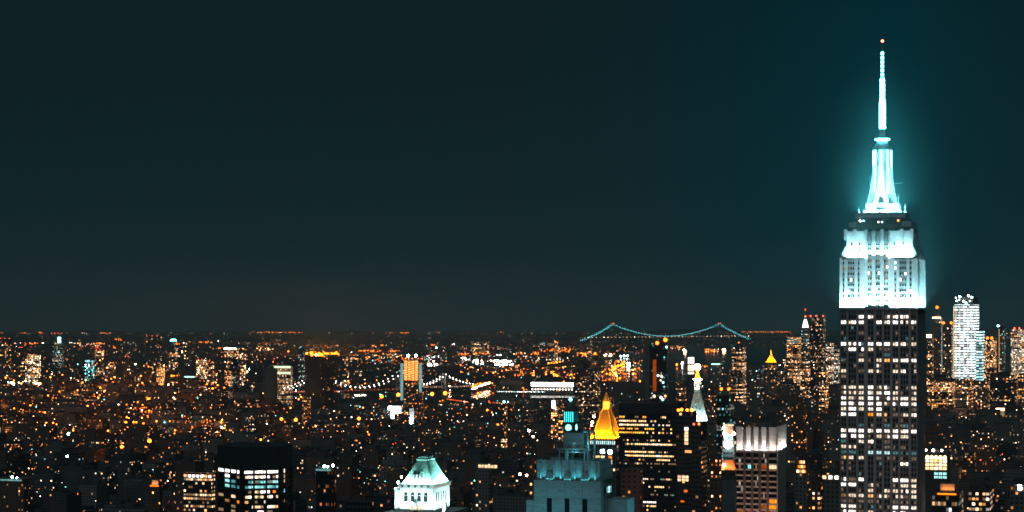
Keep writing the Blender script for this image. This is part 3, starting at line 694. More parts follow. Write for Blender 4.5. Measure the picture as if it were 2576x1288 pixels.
RO = ["oox.....aa..oo.......aAA.....".ljust(30, '.'), "AAWAAAAAA.AAAA..AaA......a...", "WWAAWAAAAAAWAAW..w..w.w.wA...", "ooo.oxx.oo...xxxxx....x...x..", "xxxxooooxxxxx.A..A..Aao.a.A..", ".............................", "....x..a.a....a.AAa.A....o...",
      "...aAaAaAAAAAAWAAWAWAWAAAAAaa", ".............................", "...AAxAAAAAAAAaAAAa.Ta.Aa....", "...WAAxAAAAAWAAAAAAWWAAAAAAA.", "..........x.a......AAAAAAA..a", "...w.AaAaAaa..a.a.aaa.a..aaaa", ".............................", "..........xx........a........", ".............................", "...........wwww......TaaAAa.", ".........AAAA................", "...............A..xAAAA..a...",
      ".............................", "................aa.a....T..T.", ".............................", "............WWWWWWW..........", "..............A.AAA..........", "..............x..............", "...........................", "................aAAa..aa....."]
ws = []; rq = random.Random(4)
for r_, row in enumerate(RO):
    for k, ch in enumerate(row[:30]):
        if ch == '.':
            if rq.random() < .035: ch = 'a'
            else: continue
        ws.append((X6(62 + (k + .5) * 21.6), -d6 + .35, z6(1050.6 + 9.75 * r_), 1.55, 1.65, {'o': 'pane_oro', 'x': 'pane_yel', 'A': 'pane_off', 'a': 'soft_amber', 'W': 'glare_w', 'w': 'pane_white', 'T': 'soft_cyan'}[ch], 0))
ws.sort(key=lambda t: (t[5] not in ('glare_w', 'pane_off'), -t[2])); put_windows(t6, ws, 100)

# --- two dark slabs beside it with red roof lamps
def simple(name, x0, x1, x2, ytop, Y, mat, label, cat='building', lit=.2, cool=.35, glow=1.0, depth=None, group=None, roof='roofing', extra=None, kit=False, base=0):
    c, w_, d = fit(x0, x1, x2, Y, depth); H = zat(ytop, Y); claim(c, w_, d)
    t = thing(name, (c[0], c[1], 0), GR, label, cat, group)
    b = MB(); b.cur = rnd.random(); fac_box(b, w_, d, base, H, mat, cap=roof); o = b.build('wall', t, lit=lit, cool=cool, glow=glow)
    if kit: roof_kit(t, w_, d, H, x0, kit == 2)
    if extra: extra(t, w_ / 2, d / 2, H, lambda y: zat(y, Y), Y / FD)
    return t
def lampset(pts):
    def f(t, a, d, H, z, s):
        for (fx, fy, dz, r, m_) in pts:
            b = MB(); b.ball(fx * a, fy * d, H + dz, r, m_); b.build('roof_lamp', t)
    return f
def ex_a(t, a, d, H, z, s):
    ws = [(a * .28, -d - .12, z(y), 3.2, 2.6, 'pane_amber' if k else 'glare_w', 0) for k, y in enumerate((1079, 1088, 1097, 1106, 1115))]
    ws += [(a * (.4 + .25 * k), -d - .12, z(1136), 4, 2.2, 'pane_warm', 0) for k in range(2)]
    ws += [(a * q, -d - .12, z(y), 2.7, 2.2, 'pane_amber', 0) for y in (1200, 1208) for q in (-.6, -.1, .35) if not (y == 1200 and q == 2)]
    ws += [(a * .2, -d - .12, z(1236), 3, 2.0, 'pane_orange', 0), (-a * .2, -d - .12, z(1262), 3, 1.4, 'pane_orange', 0)]
    put_windows(t, ws)
    lampset([(-.75, -.9, 1.2, 1.1, 'glare_orange'), (-.35, -.9, 1.8, 1.2, 'glare_orange'), (.35, -.9, 1.4, 1.1, 'glare_orange'), (.95, -.9, 1.5, 1.3, 'glare_orange')])(t, a, d, H, z, s)
simple('slab_tower', 1701, 1741, 1752, 1036, 1700, 'office_facade', 'dark slab tower with a column of yellow windows and four orange roof lamps', 'tower', .03, .4, .5, extra=ex_a)
simple('slab_tower', 1741, 1764, 1778, 1064, 1560, 'office_facade', 'plain black slab tower with one orange lamp, in front of the clock tower', 'tower', .02, .3, .7,
       extra=lampset([(.5, -.98, -.8, 1.0, 'lamp_orange'), (-.6, -.98, -1, .9, 'lamp_red')]))

# --- clock tower with a pyramid spire and a blazing lantern
Y0 = 2000.0
c7, W7, D7 = fit(1729, 1772, 1780, Y0); claim(c7, W7, D7)
t7 = thing('clock_tower', (c7[0], c7[1], 0), GR, 'slender stone tower with a green-white lit pyramid spire, round dormers and a blazing golden lantern', 'tower')
a7, d7 = W7 / 2, D7 / 2; z7 = lambda y: zat(y, Y0)
b = MB(); b.box(-a7 + .8, a7 - .8, -d7 + .8, d7 - .8, 0, z7(1062), 'dark_stone'); b.build('shaft', t7)
b = MB(); b.box(-a7 - .4, a7 + .4, -d7 - .4, d7 + .4, z7(1062), z7(1059), 'white_stone'); b.box(-a7 - 1, a7 + 1, -d7 - 1, d7 + 1, z7(1096), z7(1093), 'dark_stone')
b.build('cornice', t7)
b = MB(); b.frustum(-a7, a7, -d7, d7, z7(1059), -a7 * .32, a7 * .32, -d7 * .32, d7 * .32, z7(987), 'white_stone'); b.build('spire', t7)
for r_, k_, y in ((0, 3, 1050), (1, 3, 1032), (2, 2, 1018), (3, 1, 1003)):
    for k in range(k_):
        f = (1059 - y) / 72.; hw_ = a7 * (1 - .68 * f); x = (k - (k_ - 1) / 2) * hw_ * .52
        b = MB(); yy = -d7 * (1 - .68 * f)
        b.cyl(x, yy + .2, .85, .85, z7(y) - .3, z7(y) + 1.2, 'white_stone', 10); b.ball(x, yy - .55, z7(y) + .4, .42, 'glass_dark'); b.build('dormer', t7)
b = MB(); b.box(-a7 * .36, a7 * .36, -d7 * .36, d7 * .36, z7(987), z7(984), 'white_stone'); b.box(-a7 * .3, a7 * .3, -d7 * .3, d7 * .3, z7(984), z7(975), 'white_stone'); b.build('spire_base', t7)
b = MB(); b.cyl(0, 0, 2.2, 2.2, z7(975), z7(957), 'limestone', 10)
for k in range(8): b.cyl(3.1 * math.cos(k * .785), 3.1 * math.sin(k * .785), .35, .35, z7(975), z7(957), 'white_stone', 6)
b.build('colonnade', t7)
b = MB(); b.cyl(0, 0, 4.2, 4.4, z7(957), z7(954), 'glare_amber', 12); b.build('lamp_gallery', t7)
b = MB(); b.cyl(0, 0, 3.0, 1.4, z7(954), z7(934), 'gold', 10); b.build('cupola', t7)
b = MB(); b.ball(0, 0, z7(924), 3.3, 'glare_amber'); b.build('lantern', t7)
for s_ in (-.5, .45):
    b = MB(); b.box(a7 * s_ - 1.4, a7 * s_ + 1.4, -d7 - .1, -d7 + .85, z7(1136), z7(1112), 'lamp_white' if s_ > 0 else 'dim_white'); b.build('window', t7)
b = MB(); b.box(a7 - .75, a7 - .1, -d7 + 4, d7 - 4, z7(1135), z7(1110), 'pane_white'); b.build('window', t7)
area('floodlight', (0, -d7 - 3, z7(1061)), (R(158), 0, 0), W7, .8, 7000, (.62, 1, .92), t7, 130)
area('floodlight', (a7 + 3, 0, z7(1061)), (0, R(158), 0), .8, D7, 6000, (.62, 1, .92), t7, 130)
area('floodlight', (0, -d7 * .4 - 2.2, z7(984)), (R(165), 0, 0), 7, .8, 1500, (.75, 1, .92), t7, 130)
point('lantern_lamp', (0, -6.5, z7(942)), 6000, (1, .5, .06), 1, t7)

# --- the golden pyramid
Y0 = 1855.0
emit('lantern_gold', (1, .45, .03), 5)
c8, W8, D8 = fit(1484, 1548, 1566, Y0); claim(c8, W8 + 6, D8 + 6)
t8 = thing('pyramid_tower', (c8[0], c8[1], 0), GR, 'dark stone tower topped by a glowing golden pyramid with a bright lantern at its tip', 'tower')
a8, d8 = W8 / 2, D8 / 2; z8 = lambda y: zat(y, Y0)
def octo(a, d, c=.28): return [(-a + a * c, -d), (a - a * c, -d), (a, -d + d * c), (a, d - d * c), (a - a * c, d), (-a + a * c, d), (-a, d - d * c), (-a, -d + d * c)]
b = MB(); fac_box(b, W8 + 3, D8 + 3, 0, z8(1120), 'stone_facade'); b.build('wall', t8, lit=.12, cool=.5, glow=.5)
b = MB(); b.box(-a8 - .3, a8 + .3, -d8 - .3, d8 + .3, z8(1120), z8(1106), 'dark_stone'); b.box(-a8 - 1.2, a8 + 1.2, -d8 - 1.2, d8 + 1.2, z8(1106), z8(1104.5), 'gold'); b.build('cornice', t8)
b = MB(); P0 = octo(a8 - .3, d8 - .3, .13); P1 = octo(3.9, 3.9, .13); b.prism(P0, P1, z8(1104), z8(1033), 'gold', 'gold'); b.build('pyramid_roof', t8)
b = MB()
for p, q in zip(P0, P1): b.bar((p[0], p[1], z8(1104)), (q[0], q[1], z8(1033)), .3, 'gold')
b.build('roof_rib', t8)['kind'] = 'stuff'
b = MB(); b.prism(octo(3.9, 3.9), octo(3.9, 3.9), z8(1033), z8(1030), 'gold', 'gold'); b.prism(octo(2.4, 2.4), octo(2.2, 2.2), z8(1030), z8(1012), 'lantern_gold', 'gold')
for k in range(8): b.cyl(3.1 * math.cos(k * .785 + .39), 3.1 * math.sin(k * .785 + .39), .3, .3, z8(1030), z8(1012), 'gold', 6)
b.build('lantern', t8)
b = MB(); b.prism(octo(3.2, 3.2), octo(.3, .3), z8(1012), z8(988), 'gold', 'gold'); b.build('spire', t8)
for sx_ in (-1, 1):
    for sy_ in (-1, 1):
        b = MB(); b.cyl(sx_ * (a8 - .6), sy_ * (d8 - .6), .9, .8, z8(1104), z8(1097), 'gold', 8); b.cyl(sx_ * (a8 - .6), sy_ * (d8 - .6), .8, .05, z8(1097), z8(1089), 'gold', 8); b.build('pinnacle', t8)
ws = [(-a8 + W8 * (k + .5) / 13, -d8 - .4, z8(1114), 1.0, 3.2, 'pane_cy2' if k % 3 else 'pane_white', 0) for k in range(13)]
ws += [(a8 * q, -d8 - 1.6, z8(y), 3.4, 3.2, m_, 0) for q, y, m_ in ((.02, 1136, 'glare_cyan'), (.62, 1137, 'glare_cyan'), (-.55, 1151, 'pane_amber'), (-.3, 1151, 'pane_amber'), (.05, 1151, 'pane_amber'), (.62, 1151, 'pane_yellow'), (.62, 1163, 'glare_w'), (.6, 1195, 'pane_amber'))]
put_windows(t8, ws)
GY = (1, .30, .008)
for k in range(5): area('floodlight', (-a8 + W8 * (k + .5) / 5, -d8 - .3, z8(1103)), (R(155), 0, 0), 2.4, .5, 9000, GY, t8, 120)
for k in range(3): area('floodlight', (a8 + .3, -d8 + D8 * (k + .5) / 3, z8(1103)), (0, R(155), 0), .5, 2.4, 9000, GY, t8, 120)
area('floodlight', (0, -d8 * .9 , z8(1102)), (R(158), 0, 0), W8 * .7, .6, 110000, GY, t8, 60)
area('floodlight', (a8 * .9, 0, z8(1102)), (0, R(158), 0), .6, D8 * .7, 60000, GY, t8, 60)
area('floodlight', (0, -6.4, z8(1029)), (R(165), 0, 0), 6, .5, 2500, GY, t8, 120)
area('floodlight', (6.4, 0, z8(1029)), (0, R(165), 0), .5, 6, 2500, GY, t8, 120)
for k in range(9):
    b = MB(); b.ball(-a8 + W8 * (k + .5) / 9, -d8 - .9, z8(1104), .55, 'lamp_yellow'); b.build('floodlamp', t8)
b = MB(); b.ball(a8 + .9, 0, z8(1104), .7, 'lamp_yellow'); b.build('floodlamp', t8)
for k, (x, y) in enumerate(((1488, 1078), (1484, 1062), (1490, 1048), (1481, 1085), (1478, 1092), (1494, 1038))):
    pass

# --- teal lantern clock tower
Y0 = 2700.0
emit('lantern_teal', (.04, .75, .85), 2.6)
cA, WA, DA = fit(1416, 1444, 1456, Y0); claim(cA, WA, DA)
tA = thing('lantern_clock_tower', (cA[0], cA[1], 0), GR, 'dark square tower with a teal glowing columned lantern above a round lit clock face', 'tower')
aA, dA = WA / 2, DA / 2; zA_ = lambda y: zat(y, Y0)
b = MB(); b.box(-aA, aA, -dA, dA, 0, zA_(1064), 'dark_stone'); b.box(-aA - .6, aA + .6, -dA - .6, dA + .6, zA_(1064), zA_(1062), 'dark_stone'); b.build('shaft', tA)
def clock(t, x, y, z, r, side=False):
    b = MB()
    n = 20
    for (q, d_, m_) in ((r, .1, 'dim_cyan'), (r * 1.3, .05, 'lantern_teal')):
        pts = [(q * math.cos(6.2832 * i / n), q * math.sin(6.2832 * i / n)) for i in range(n)]
        b.face([((x + d_, y + u, z + v) if side else (x + u, y - d_, z + v)) for u, v in pts], m_)
    for an, ln in ((1.2, .8), (5.6, .55)):
        p = (x + .2, y, z) if side else (x, y - .2, z); q = (x + .2, y + ln * r * math.cos(an), z + ln * r * math.sin(an)) if side else (x + ln * r * math.cos(an), y - .2, z + ln * r * math.sin(an))
        b.bar(p, q, .22, 'dark_metal')
    b.build('clock_face', t)
clock(tA, 0, -dA, zA_(1076), 3.6); clock(tA, aA, 0, zA_(1076), 3.6, True)
b = MB(); b.box(-aA * .85, aA * .85, -dA * .85, dA * .85, zA_(1062), zA_(1036), 'lantern_teal')
b.build('lantern', tA)
b = MB()
for k in range(6):
    x = -aA * .9 + 1.8 * aA * k / 5; b.cyl(x, -dA * .9, .8, .8, zA_(1062), zA_(1036), 'dark_stone', 6); b.cyl(aA * .9, -dA * .9 + 1.8 * dA * k / 5, .8, .8, zA_(1062), zA_(1036), 'dark_stone', 6)
b.box(-aA, aA, -dA, dA, zA_(1036), zA_(1032), 'dark_stone'); b.build('colonnade', tA)
b = MB(); b.frustum(-aA * .9, aA * .9, -dA * .9, dA * .9, zA_(1032), -1.5, 1.5, -1.5, 1.5, zA_(1012), 'dark_stone'); b.box(-1.6, 1.6, -1.6, 1.6, zA_(1012), zA_(1004), 'dark_stone'); b.build('roof', tA)
b = MB(); b.ball(0, -1.5, zA_(1006), 2.6, 'dim_teal'); b.build('beacon', tA)

# --- middle distance landmarks
def cap_gold(t, a, d, H, z, s):
    b = MB(); b.frustum(-a, a, -d, d, H, -a * .2, a * .2, -d * .2, d * .2, z(893), 'gold'); b.frustum(-a * .2, a * .2, -d * .2, d * .2, z(893), -.4, .4, -.4, .4, z(879), 'gold'); b.build('pyramid_roof', t)
    area('floodlight', (0, -d - 10, H - 2), (R(155), 0, 0), 2 * a, 2, 60000, GY, t, 120); area('floodlight', (a + 8, 0, H - 2), (0, R(155), 0), 2, 2 * d, 40000, GY, t, 120)
simple('courthouse_tower', 1926, 1949, 1953, 912, 5000, 'stone_facade', 'distant dark tower wearing a small glowing orange pyramid roof', 'tower', .16, .3, .8, extra=cap_gold)
def spire_ex(t, a, d, H, z, s):
    b = MB(); b.box(-a * .7, a * .7, -d * .7, d * .7, H, z(824), 'stone_facade'); b.build('upper_wall', t, lit=.6, cool=.8, glow=1)
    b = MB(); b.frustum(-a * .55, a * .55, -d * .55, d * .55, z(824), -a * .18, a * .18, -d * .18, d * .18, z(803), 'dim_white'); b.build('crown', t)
    b = MB(); b.frustum(-a * .18, a * .18, -d * .18, d * .18, z(803), -.3, .3, -.3, .3, z(779), 'steel'); b.build('spire', t)
    b = MB(); b.ball(0, 0, z(796), 3.2, 'lamp_orange'); b.build('beacon', t); b = MB(); b.ball(0, 0, z(779), 2.4, 'dim_red'); b.build('beacon', t)
simple('spire_tower', 2011, 2037, 2041, 862, 6500, 'stone_facade', 'stepped stone tower rising to a brilliant white crown and thin spire with red light', 'tower', .35, .55, 1.4, extra=spire_ex)
def reds(fs, H_=2.5, r=2.6, m_='lamp_red'):
    return lampset([(f, -.9, H_, r, m_) for f in fs])
simple('rippled_tower', 2038, 2071, 2077, 797, 5600, 'glass_facade', 'tall dark rippled tower with thin vertical lights and three red lamps on its roof', 'tower', .10, .55, 2.0, extra=reds((-.95, -.1, .95), r=2.2))
simple('bank_tower', 1979, 2010, 2014, 866, 6100, 'office_facade', 'wide banded tower of amber floors under a teal top beside the white spire', 'tower', .75, .42, 1.5,
       extra=lambda t, a, d, H, z, s: [MB_box(t, 'roof_sign', -a, a, -d - .5, -d, z(872 + 4 * k), z(870.5 + 4 * k), 'soft_teal') for k in range(2)])if False else None
def MB_box(t, name, x0, x1, y0, y1, z0, z1, m_):
    b = MB(); b.box(x0, x1, y0, y1, min(z0, z1), max(z0, z1), m_); return b.build(name, t)
def teal_top(t, a, d, H, z, s):
    for k in range(2): MB_box(t, 'roof_band', -a, a, -d - 1, -d - .2, z(856 + 5 * k), z(854 + 5 * k), 'soft_teal')
simple('bank_tower', 1980, 2010, 2015, 848, 6100, 'office_facade', 'wide banded tower of amber floors under a teal top beside the white spire', 'tower', .55, .42, 1.6, extra=teal_top)
def wtc_ex(t, a, d, H, z, s):
    b = MB(); b.box(-a * .96, a * .96, -d * .9, d * .9, H, z(748), 'dark_metal'); b.build('crown', t)
    for k, (f, y, r) in enumerate(((-.85, 749, 2.6), (-.45, 746, 3.4), (.45, 744, 4.2), (.8, 748, 2.8), (-.05, 758, 4.0), (-.8, 757, 2.2), (.6, 757, 2.4), (.2, 762, 2.4), (-.5, 754, 2.0))):
        b = MB(); b.ball(f * a, -d - 1, z(y), r * .8, 'glare_cyan' if k % 2 else 'lamp_white'); b.build('work_lamp', t)
    for k in range(5): MB_box(t, 'lit_column', -a + 2 * a * (k + .4) / 5 - .7, -a + 2 * a * (k + .4) / 5 + .7, -d - 1.2, -d - .4, z(945), z(775), 'pane_white')
    MB_box(t, 'hoist', -a - 3, -a - 1, -d - 1, -d + 3, z(960), z(770), 'pane_amber')
simple('glass_tower', 2401, 2450, 2464, 766, 6000, 'white_glass', 'tallest bright white glass tower, work lamps blazing on its unfinished top', 'tower', 4, .55, 2.6, extra=wtc_ex)
simple('glass_annex', 2455, 2470, 2477, 832, 5900, 'white_glass', 'narrow glass block lit teal and white, hard against the bright glass tower', 'tower', .8, .85, 1.5)
simple('corner_tower', 2543, 2602, 2610, 828, 5700, 'bright_glass', 'banded glass tower, pale teal on one side and amber floors on the other', 'tower', 1.3, .62, 1.9, extra=reds((-.7, -.3)))
simple('grid_tower', 2475, 2502, 2507, 855, 5600, 'concrete_facade', 'grey grid-fronted tower with amber windows and two orange lamps above its roof', 'tower', .9, .45, 1.6, extra=reds((-.35, .45), 5, 4, 'lamp_orange'))
def strip(t, a, d, H, z, s): MB_box(t, 'lit_edge', -a - 1.4, -a - .2, -d - .5, -d + 1, z(938), z(828), 'pane_warm'); lampset([(-1.5, -1, -2, 3, 'lamp_cyan')])(t, a, d, H, z, s)
simple('thin_tower', 2514, 2526, 2529, 818, 5800, 'glass_facade', 'thin dark teal tower with one straight glowing line down its edge', 'tower', .25, .95, 1.5, extra=strip)
def ex_or(t, a, d, H, z, s):
    b = MB(); b.box(-a * .5, a * .5, -d * .5, d * .5, H, z(790), 'dark_stone'); b.build('upper_wall', t); b = MB(); b.box(-a * .2, a * .2, -d * .2, d * .2, z(790), z(777), 'dark_stone'); b.build('turret', t)
    lampset([])(t, a, d, H, z, s); b = MB(); b.ball(0, -d * .3, z(773), 4.5, 'lamp_orange'); b.build('beacon', t)
    for k in range(6): b = MB(); b.ball(-a + 2 * a * (k + .5) / 6, -d - 1, z(799), 2.0, 'lamp_amber'); b.build('roof_lamp', t)
simple('turret_tower', 2345, 2367, 2371, 801, 5900, 'stone_facade', 'dark stepped tower with an orange beacon and a row of amber roof lamps', 'tower', .12, .4, 1.6, extra=ex_or)
simple('office_tower', 2371, 2394, 2398, 815, 5800, 'stone_facade', 'dark office tower with two orange roof lamps beside the white glass tower', 'tower', .22, .4, 2, extra=reds((-.8, .9), 3, 4, 'lamp_orange'))
simple('office_tower', 2331, 2345, 2348, 838, 5000, 'stone_facade', 'dark tower with a glowing amber panel, close beside the tallest skyscraper', 'tower', .3, .4, 1.5, extra=lambda t, a, d, H, z, s: MB_box(t, 'lit_panel', -a, a * .7, -d - 1, -d - .2, z(849), z(842), 'lamp_amber'))
def steps(t, a, d, H, z, s):
    b = MB(); b.box(-a * .75, a * .6, -d * .7, d * .7, H, H + 9, 'stone_facade'); b.build('setback', t, lit=.5, cool=.4, glow=1.5); b = MB(); b.box(-a * .5, a * .3, -d * .5, d * .5, H + 9, H + 16, 'black_stone'); b.build('bulkhead', t)
simple('stepped_office', 2333, 2396, 2403, 962, 4300, 'office_facade', 'broad stepped dark office block with floors of amber windows below the white glass tower', 'office', .55, .42, 1.3, extra=steps)
simple('stepped_office', 2492, 2556, 2566, 958, 4100, 'office_facade', 'broad stepped dark office block with one long bright amber floor under the corner glass tower', 'office', .35, .42, 1.2, extra=steps)
def hall_ex(t, a, d, H, z, s):
    for y, m_ in ((1030, 'lamp_amber'), (1034, 'dim_amber'), (1052, 'lamp_amber'), (1056, 'dim_white')): MB_box(t, 'lit_floor', -a * .9, a, -d - .8, -d - .1, z(y), z(y - 2.2), m_)
    MB_box(t, 'facade_grid', -a, a, -d - .5, -d - .05, z(1049), z(1037), 'soft_amber')
simple('floodlit_hall', 2497, 2561, 2572, 1026, 4000, 'stone_facade', 'long hall glowing amber white in two bright bands with a pale gridded front', 'building', .9, .4, 1.8, extra=hall_ex)
def arch_ex(t, a, d, H, z, s):
    ws = []
    for k in range(5):
        x = -a + 2 * a * (k + .45) / 5.2
        b = MB(); arch(b, x, -d, 3.7, z(1156), z(1146), 'dim_amber', th=.25); b.build('arched_window', t)
        for r_ in range(3): ws.append((x, -d - .1, z(1161 + r_ * 9), 3.5, 2.6, 'pane_off' if (r_ + k) % 4 else 'glare_w', 0))
        if k > 1:
            for r_ in range(2):
                for q in (-.95, .95): ws.append((x + q, -d - .1, z(1192 + r_ * 9), 1.5, 2.4, 'pane_cyan', 0))
    put_windows(t, ws); lampset([(-.95, -1, 3, 1.2, 'lamp_white'), (-.3, -1, 3, 1.5, 'lamp_white'), (.45, -1, 3, 1.2, 'lamp_white')])(t, a, d, H, z, s)
simple('loft_building', 2328, 2385, 2389, 1141, 2000, 'dark_stone', 'old block with a row of tall arched amber windows and blue-white windows under them', 'building', extra=arch_ex, kit=1)
def dome_ex(t, a, d, H, z, s):
    MB_box(t, 'upper_stage', -a * .8, a * .7, -d * .8, d * .8, H, z(1093), 'copper'); MB_box(t, 'sign_panel', -a * .25, a * .35, -d * .85, -d * .81, z(1108), z(1097), 'pane_cy2')
    MB_box(t, 'attic', -a * .55, a * .7, -d * .6, d * .6, z(1093), z(1070), 'brown_stone')
    for y, m_ in ((1068, 'pane_amber'),): MB_box(t, 'roof_band', -a * .75, a * .85, -d * .9, -d * .7, z(1072), z(1068), m_)
    b = MB(); b.ball(.0, -d - 2, z(1118), 3.2, 'glare_w2'); b.build('floodlamp', t)
    for x, y in ((-.7, 1091), (.95, 1091), (-.75, 1077)): b = MB(); b.ball(x * a, -d - 1, z(y), 1.2, 'glare_amber'); b.build('roof_lamp', t)
    area('floodlight', (0, -d - 6, z(1118)), (R(100), 0, 0), 3, 3, 5000, (.5, 1, .9), t)
emit('glare_w2', (.85, 1, .95), 40)
simple('lit_hall_tower', 1818, 1847, 1852, 1108, 1500, 'office_facade', 'small tower with teal-lit upper stage, amber roof band and one blinding white lamp', 'tower', .2, .5, .8, extra=dome_ex)
def orange_roof(t, a, d, H, z, s):
    b = MB(); b.frustum(-a, a, -d, d, H, -a * .8, a * .7, -d * .5, d * .5, z(1158), 'brown_stone'); b.build('roof', t)
    area('floodlight', (0, -d - 3, H - 1), (R(150), 0, 0), 2 * a, .6, 5200, (1, .22, .03), t, 120)
    b = MB(); b.ball(-a * .6, -d - .5, z(1171), .9, 'glare_amber'); b.build('roof_lamp', t)
simple('roof_lit_building', 1814, 1850, 1852, 1181, 1400, 'office_facade', 'low tower whose sloping roof glows red orange beside the panel-crowned tower', 'building', .12, .4, .8, extra=orange_roof)
simple('teal_block', 1816, 1850, 1853, 1206, 1100, 'spandrel', 'blank dark teal block in front of the red-lit roof', 'building', kit=1)
simple('glass_tower', 1803, 1834, 1848, 996, 2600, 'glass_facade', 'dark glass tower with teal floors and two orange roof lamps behind the small white-lamped tower', 'tower', .4, .88, 1.2, extra=reds((-.3, .9), 9, 2, 'lamp_orange'))
def twin_ex(t, a, d, H, z, s):
    MB_box(t, 'lower_wing', -a * 1.55, -a * .62, -d + 3, d - 3, 0, z(886), 'spandrel'); MB_box(t, 'recess', -a * .6, -a * .2, -d - .6, -d - .1, z(985), z(905), 'soft_orange')
    b = MB(); b.ball(-a * .1, -d, z(863), 3.2, 'lamp_orange'); b.build('roof_lamp', t); b = MB(); b.ball(a * .85, -d, z(855), 3.6, 'lamp_orange'); b.build('roof_lamp', t)
    b = MB(); b.ball(a * .98, -d, z(873), 1.6, 'lamp_cyan'); b.build('roof_lamp', t)
    for f, y, r, m_ in ((.0, 945, 2, 'lamp_cyan'), (.45, 948, 2.4, 'dim_white'), (.3, 957, 2, 'dim_amber'), (.6, 962, 2.4, 'dim_cyan'), (-.45, 997, 3, 'dim_amber'), (.35, 1000, 3, 'dim_white'), (.55, 1005, 3, 'dim_cyan'), (.85, 996, 2.5, 'dim_warm')):
        b = MB(); b.ball(f * a, -d - .5, z(y), r * .8, m_); b.build('wall_lamp', t)
simple('dark_glass_tower', 1634, 1677, 1681, 861, 3400, 'glass_facade', 'tall almost black twin slab with two orange roof lamps and faint teal reflections', 'tower', .05, .85, 1.0, extra=twin_ex)
def stack_ex(t, a, d, H, z, s):
    for y0, y1, m_ in ((899, 916, 'lamp_white'), (919, 933, 'dim_amber'), (936, 941, 'dim_white')):
        n = 5
        for k in range(n): MB_box(t, 'lit_floor', -a, a, -d - 1, -d - .2, z(y0 + (y1 - y0) * (k + .8) / n), z(y0 + (y1 - y0) * k / n), 'dim_white' if y0 < 910 else m_)
simple('lit_stack', 1731, 1746, 1748, 897, 4800, 'dark_stone', 'box of brilliant white floors stacked behind the golden lantern', 'building', extra=stack_ex)
def constr_ex(t, a, d, H, z, s):
    n = 26
    for k in range(4):
        x0 = -a * .78 + 1.55 * a * k / 4
        for r_ in range(n):
            y = 908 + r_ * 1.9; MB_box(t, 'lit_floor', x0 + 1, x0 + 1.55 * a / 4 - 1, -d - 1, -d - .3, z(y + 1.2), z(y), 'con_or' if (r_ + k) % 3 else 'con_am')
    for sx_ in (-1, 1):
        b = MB()
        for r_ in range(36 if sx_ < 0 else 28):
            y = 915 + r_ * 2.6; b.box(sx_ * a - 3.2, sx_ * a + 3.2, -d - 1.2, -d - .2, z(y + 1.2), z(y), 'con_te')
        b.build('hoist_lights', t)['kind'] = 'stuff'
    for x, m_, r in ((-.32, 'glare_cyan', 3.2), (.5, 'glare_cyan', 3.2), (-.6, 'lamp_orange', 2), (.1, 'lamp_orange', 1.6), (.75, 'lamp_red', 1.6), (-.95, 'lamp_red', 1.6)):
        b = MB(); b.ball(x * a, -d, z(895 if r > 3 else 902), r * .9, m_); b.build('work_lamp', t)
emit('lamp_tl', (.16, .85, .95), 9)
emit('con_or', (1, .17, .02), 3.6, var=.6); emit('con_am', (1, .40, .12), 4.0, var=.5); emit('con_te', (.45, 1, 1), .9, var=.5)
simple('construction_tower', 1011, 1058, 1065, 902, 4500, 'concrete_facade', 'unfinished tower blazing orange inside with pale teal hoist lights and two work lamps on top', 'tower', .5, .25, 1.2, extra=constr_ex)
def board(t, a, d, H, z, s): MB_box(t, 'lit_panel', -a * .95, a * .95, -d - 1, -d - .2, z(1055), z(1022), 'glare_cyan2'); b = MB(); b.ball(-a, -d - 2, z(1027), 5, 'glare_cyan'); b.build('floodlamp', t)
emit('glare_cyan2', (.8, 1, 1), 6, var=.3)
simple('lit_facade', 982, 1009, 1014, 1021, 4650, 'glass_facade', 'dazzling blue-white lit front left of a pale upright slab', 'building', .3, .9, 1.4, extra=board)
def slab(t, a, d, H, z, s): area('floodlight', (0, -d - 3, z(1079)), (R(172), 0, 0), 2 * a, .8, 60000, (.85, .93, 1), t, 90)
simple('chimney_slab', 1030, 1042, 1044, 1027, 4300, 'white_stone', 'plain pale upright slab washed with white light from its foot', 'tower', extra=slab)
simple('apartment_tower', 1448, 1503, 1511, 927, 4800, 'concrete_facade', 'dark slab apartment tower full of small sparse windows beyond the teal clock tower', 'tower', .32, .5, 1.3,
       extra=lambda t, a, d, H, z, s: MB_box(t, 'bulkhead', -a * .35, a * .1, -d * .6, d * .6, H, z(917), 'black_stone'))
def hall2(t, a, d, H, z, s):
    for k in range(9): MB_box(t, 'lit_bay', -a + 2 * a * k / 9 + .6, -a + 2 * a * (k + 1) / 9 - .6, -d - 1, -d - .2, z(973), z(963), 'glare_w3')
    for k in range(14): b = MB(); b.ball(-a + 2 * a * (k + .5) / 14, -d - 2, z(980), 1.9, 'lamp_white'); b.build('wall_lamp', t)
emit('glare_w3', (1, .93, .88), 11, var=.5)
simple('pier_hall', 1336, 1443, 1446, 962, 6300, 'dark_stone', 'long low waterfront hall glaring white, a row of round lamps beneath', 'building', depth=40, extra=hall2)
simple('round_office', 690, 731, 736, 921, 5400, 'glass_facade', 'low curved office with a pale green roof line and lit floors', 'office', .9, .62, 1.5, extra=lambda t, a, d, H, z, s: (MB_box(t, 'roof_band', -a, a, -d - 1, -d - .2, z(926), z(921), 'dim_grn'), MB_box(t, 'lit_floor', -a, a, -d - 1, -d - .2, z(941), z(936), 'dim_grn')))if False else None
emit('dim_grn', (.75, 1, .62), 1.6, var=.4)
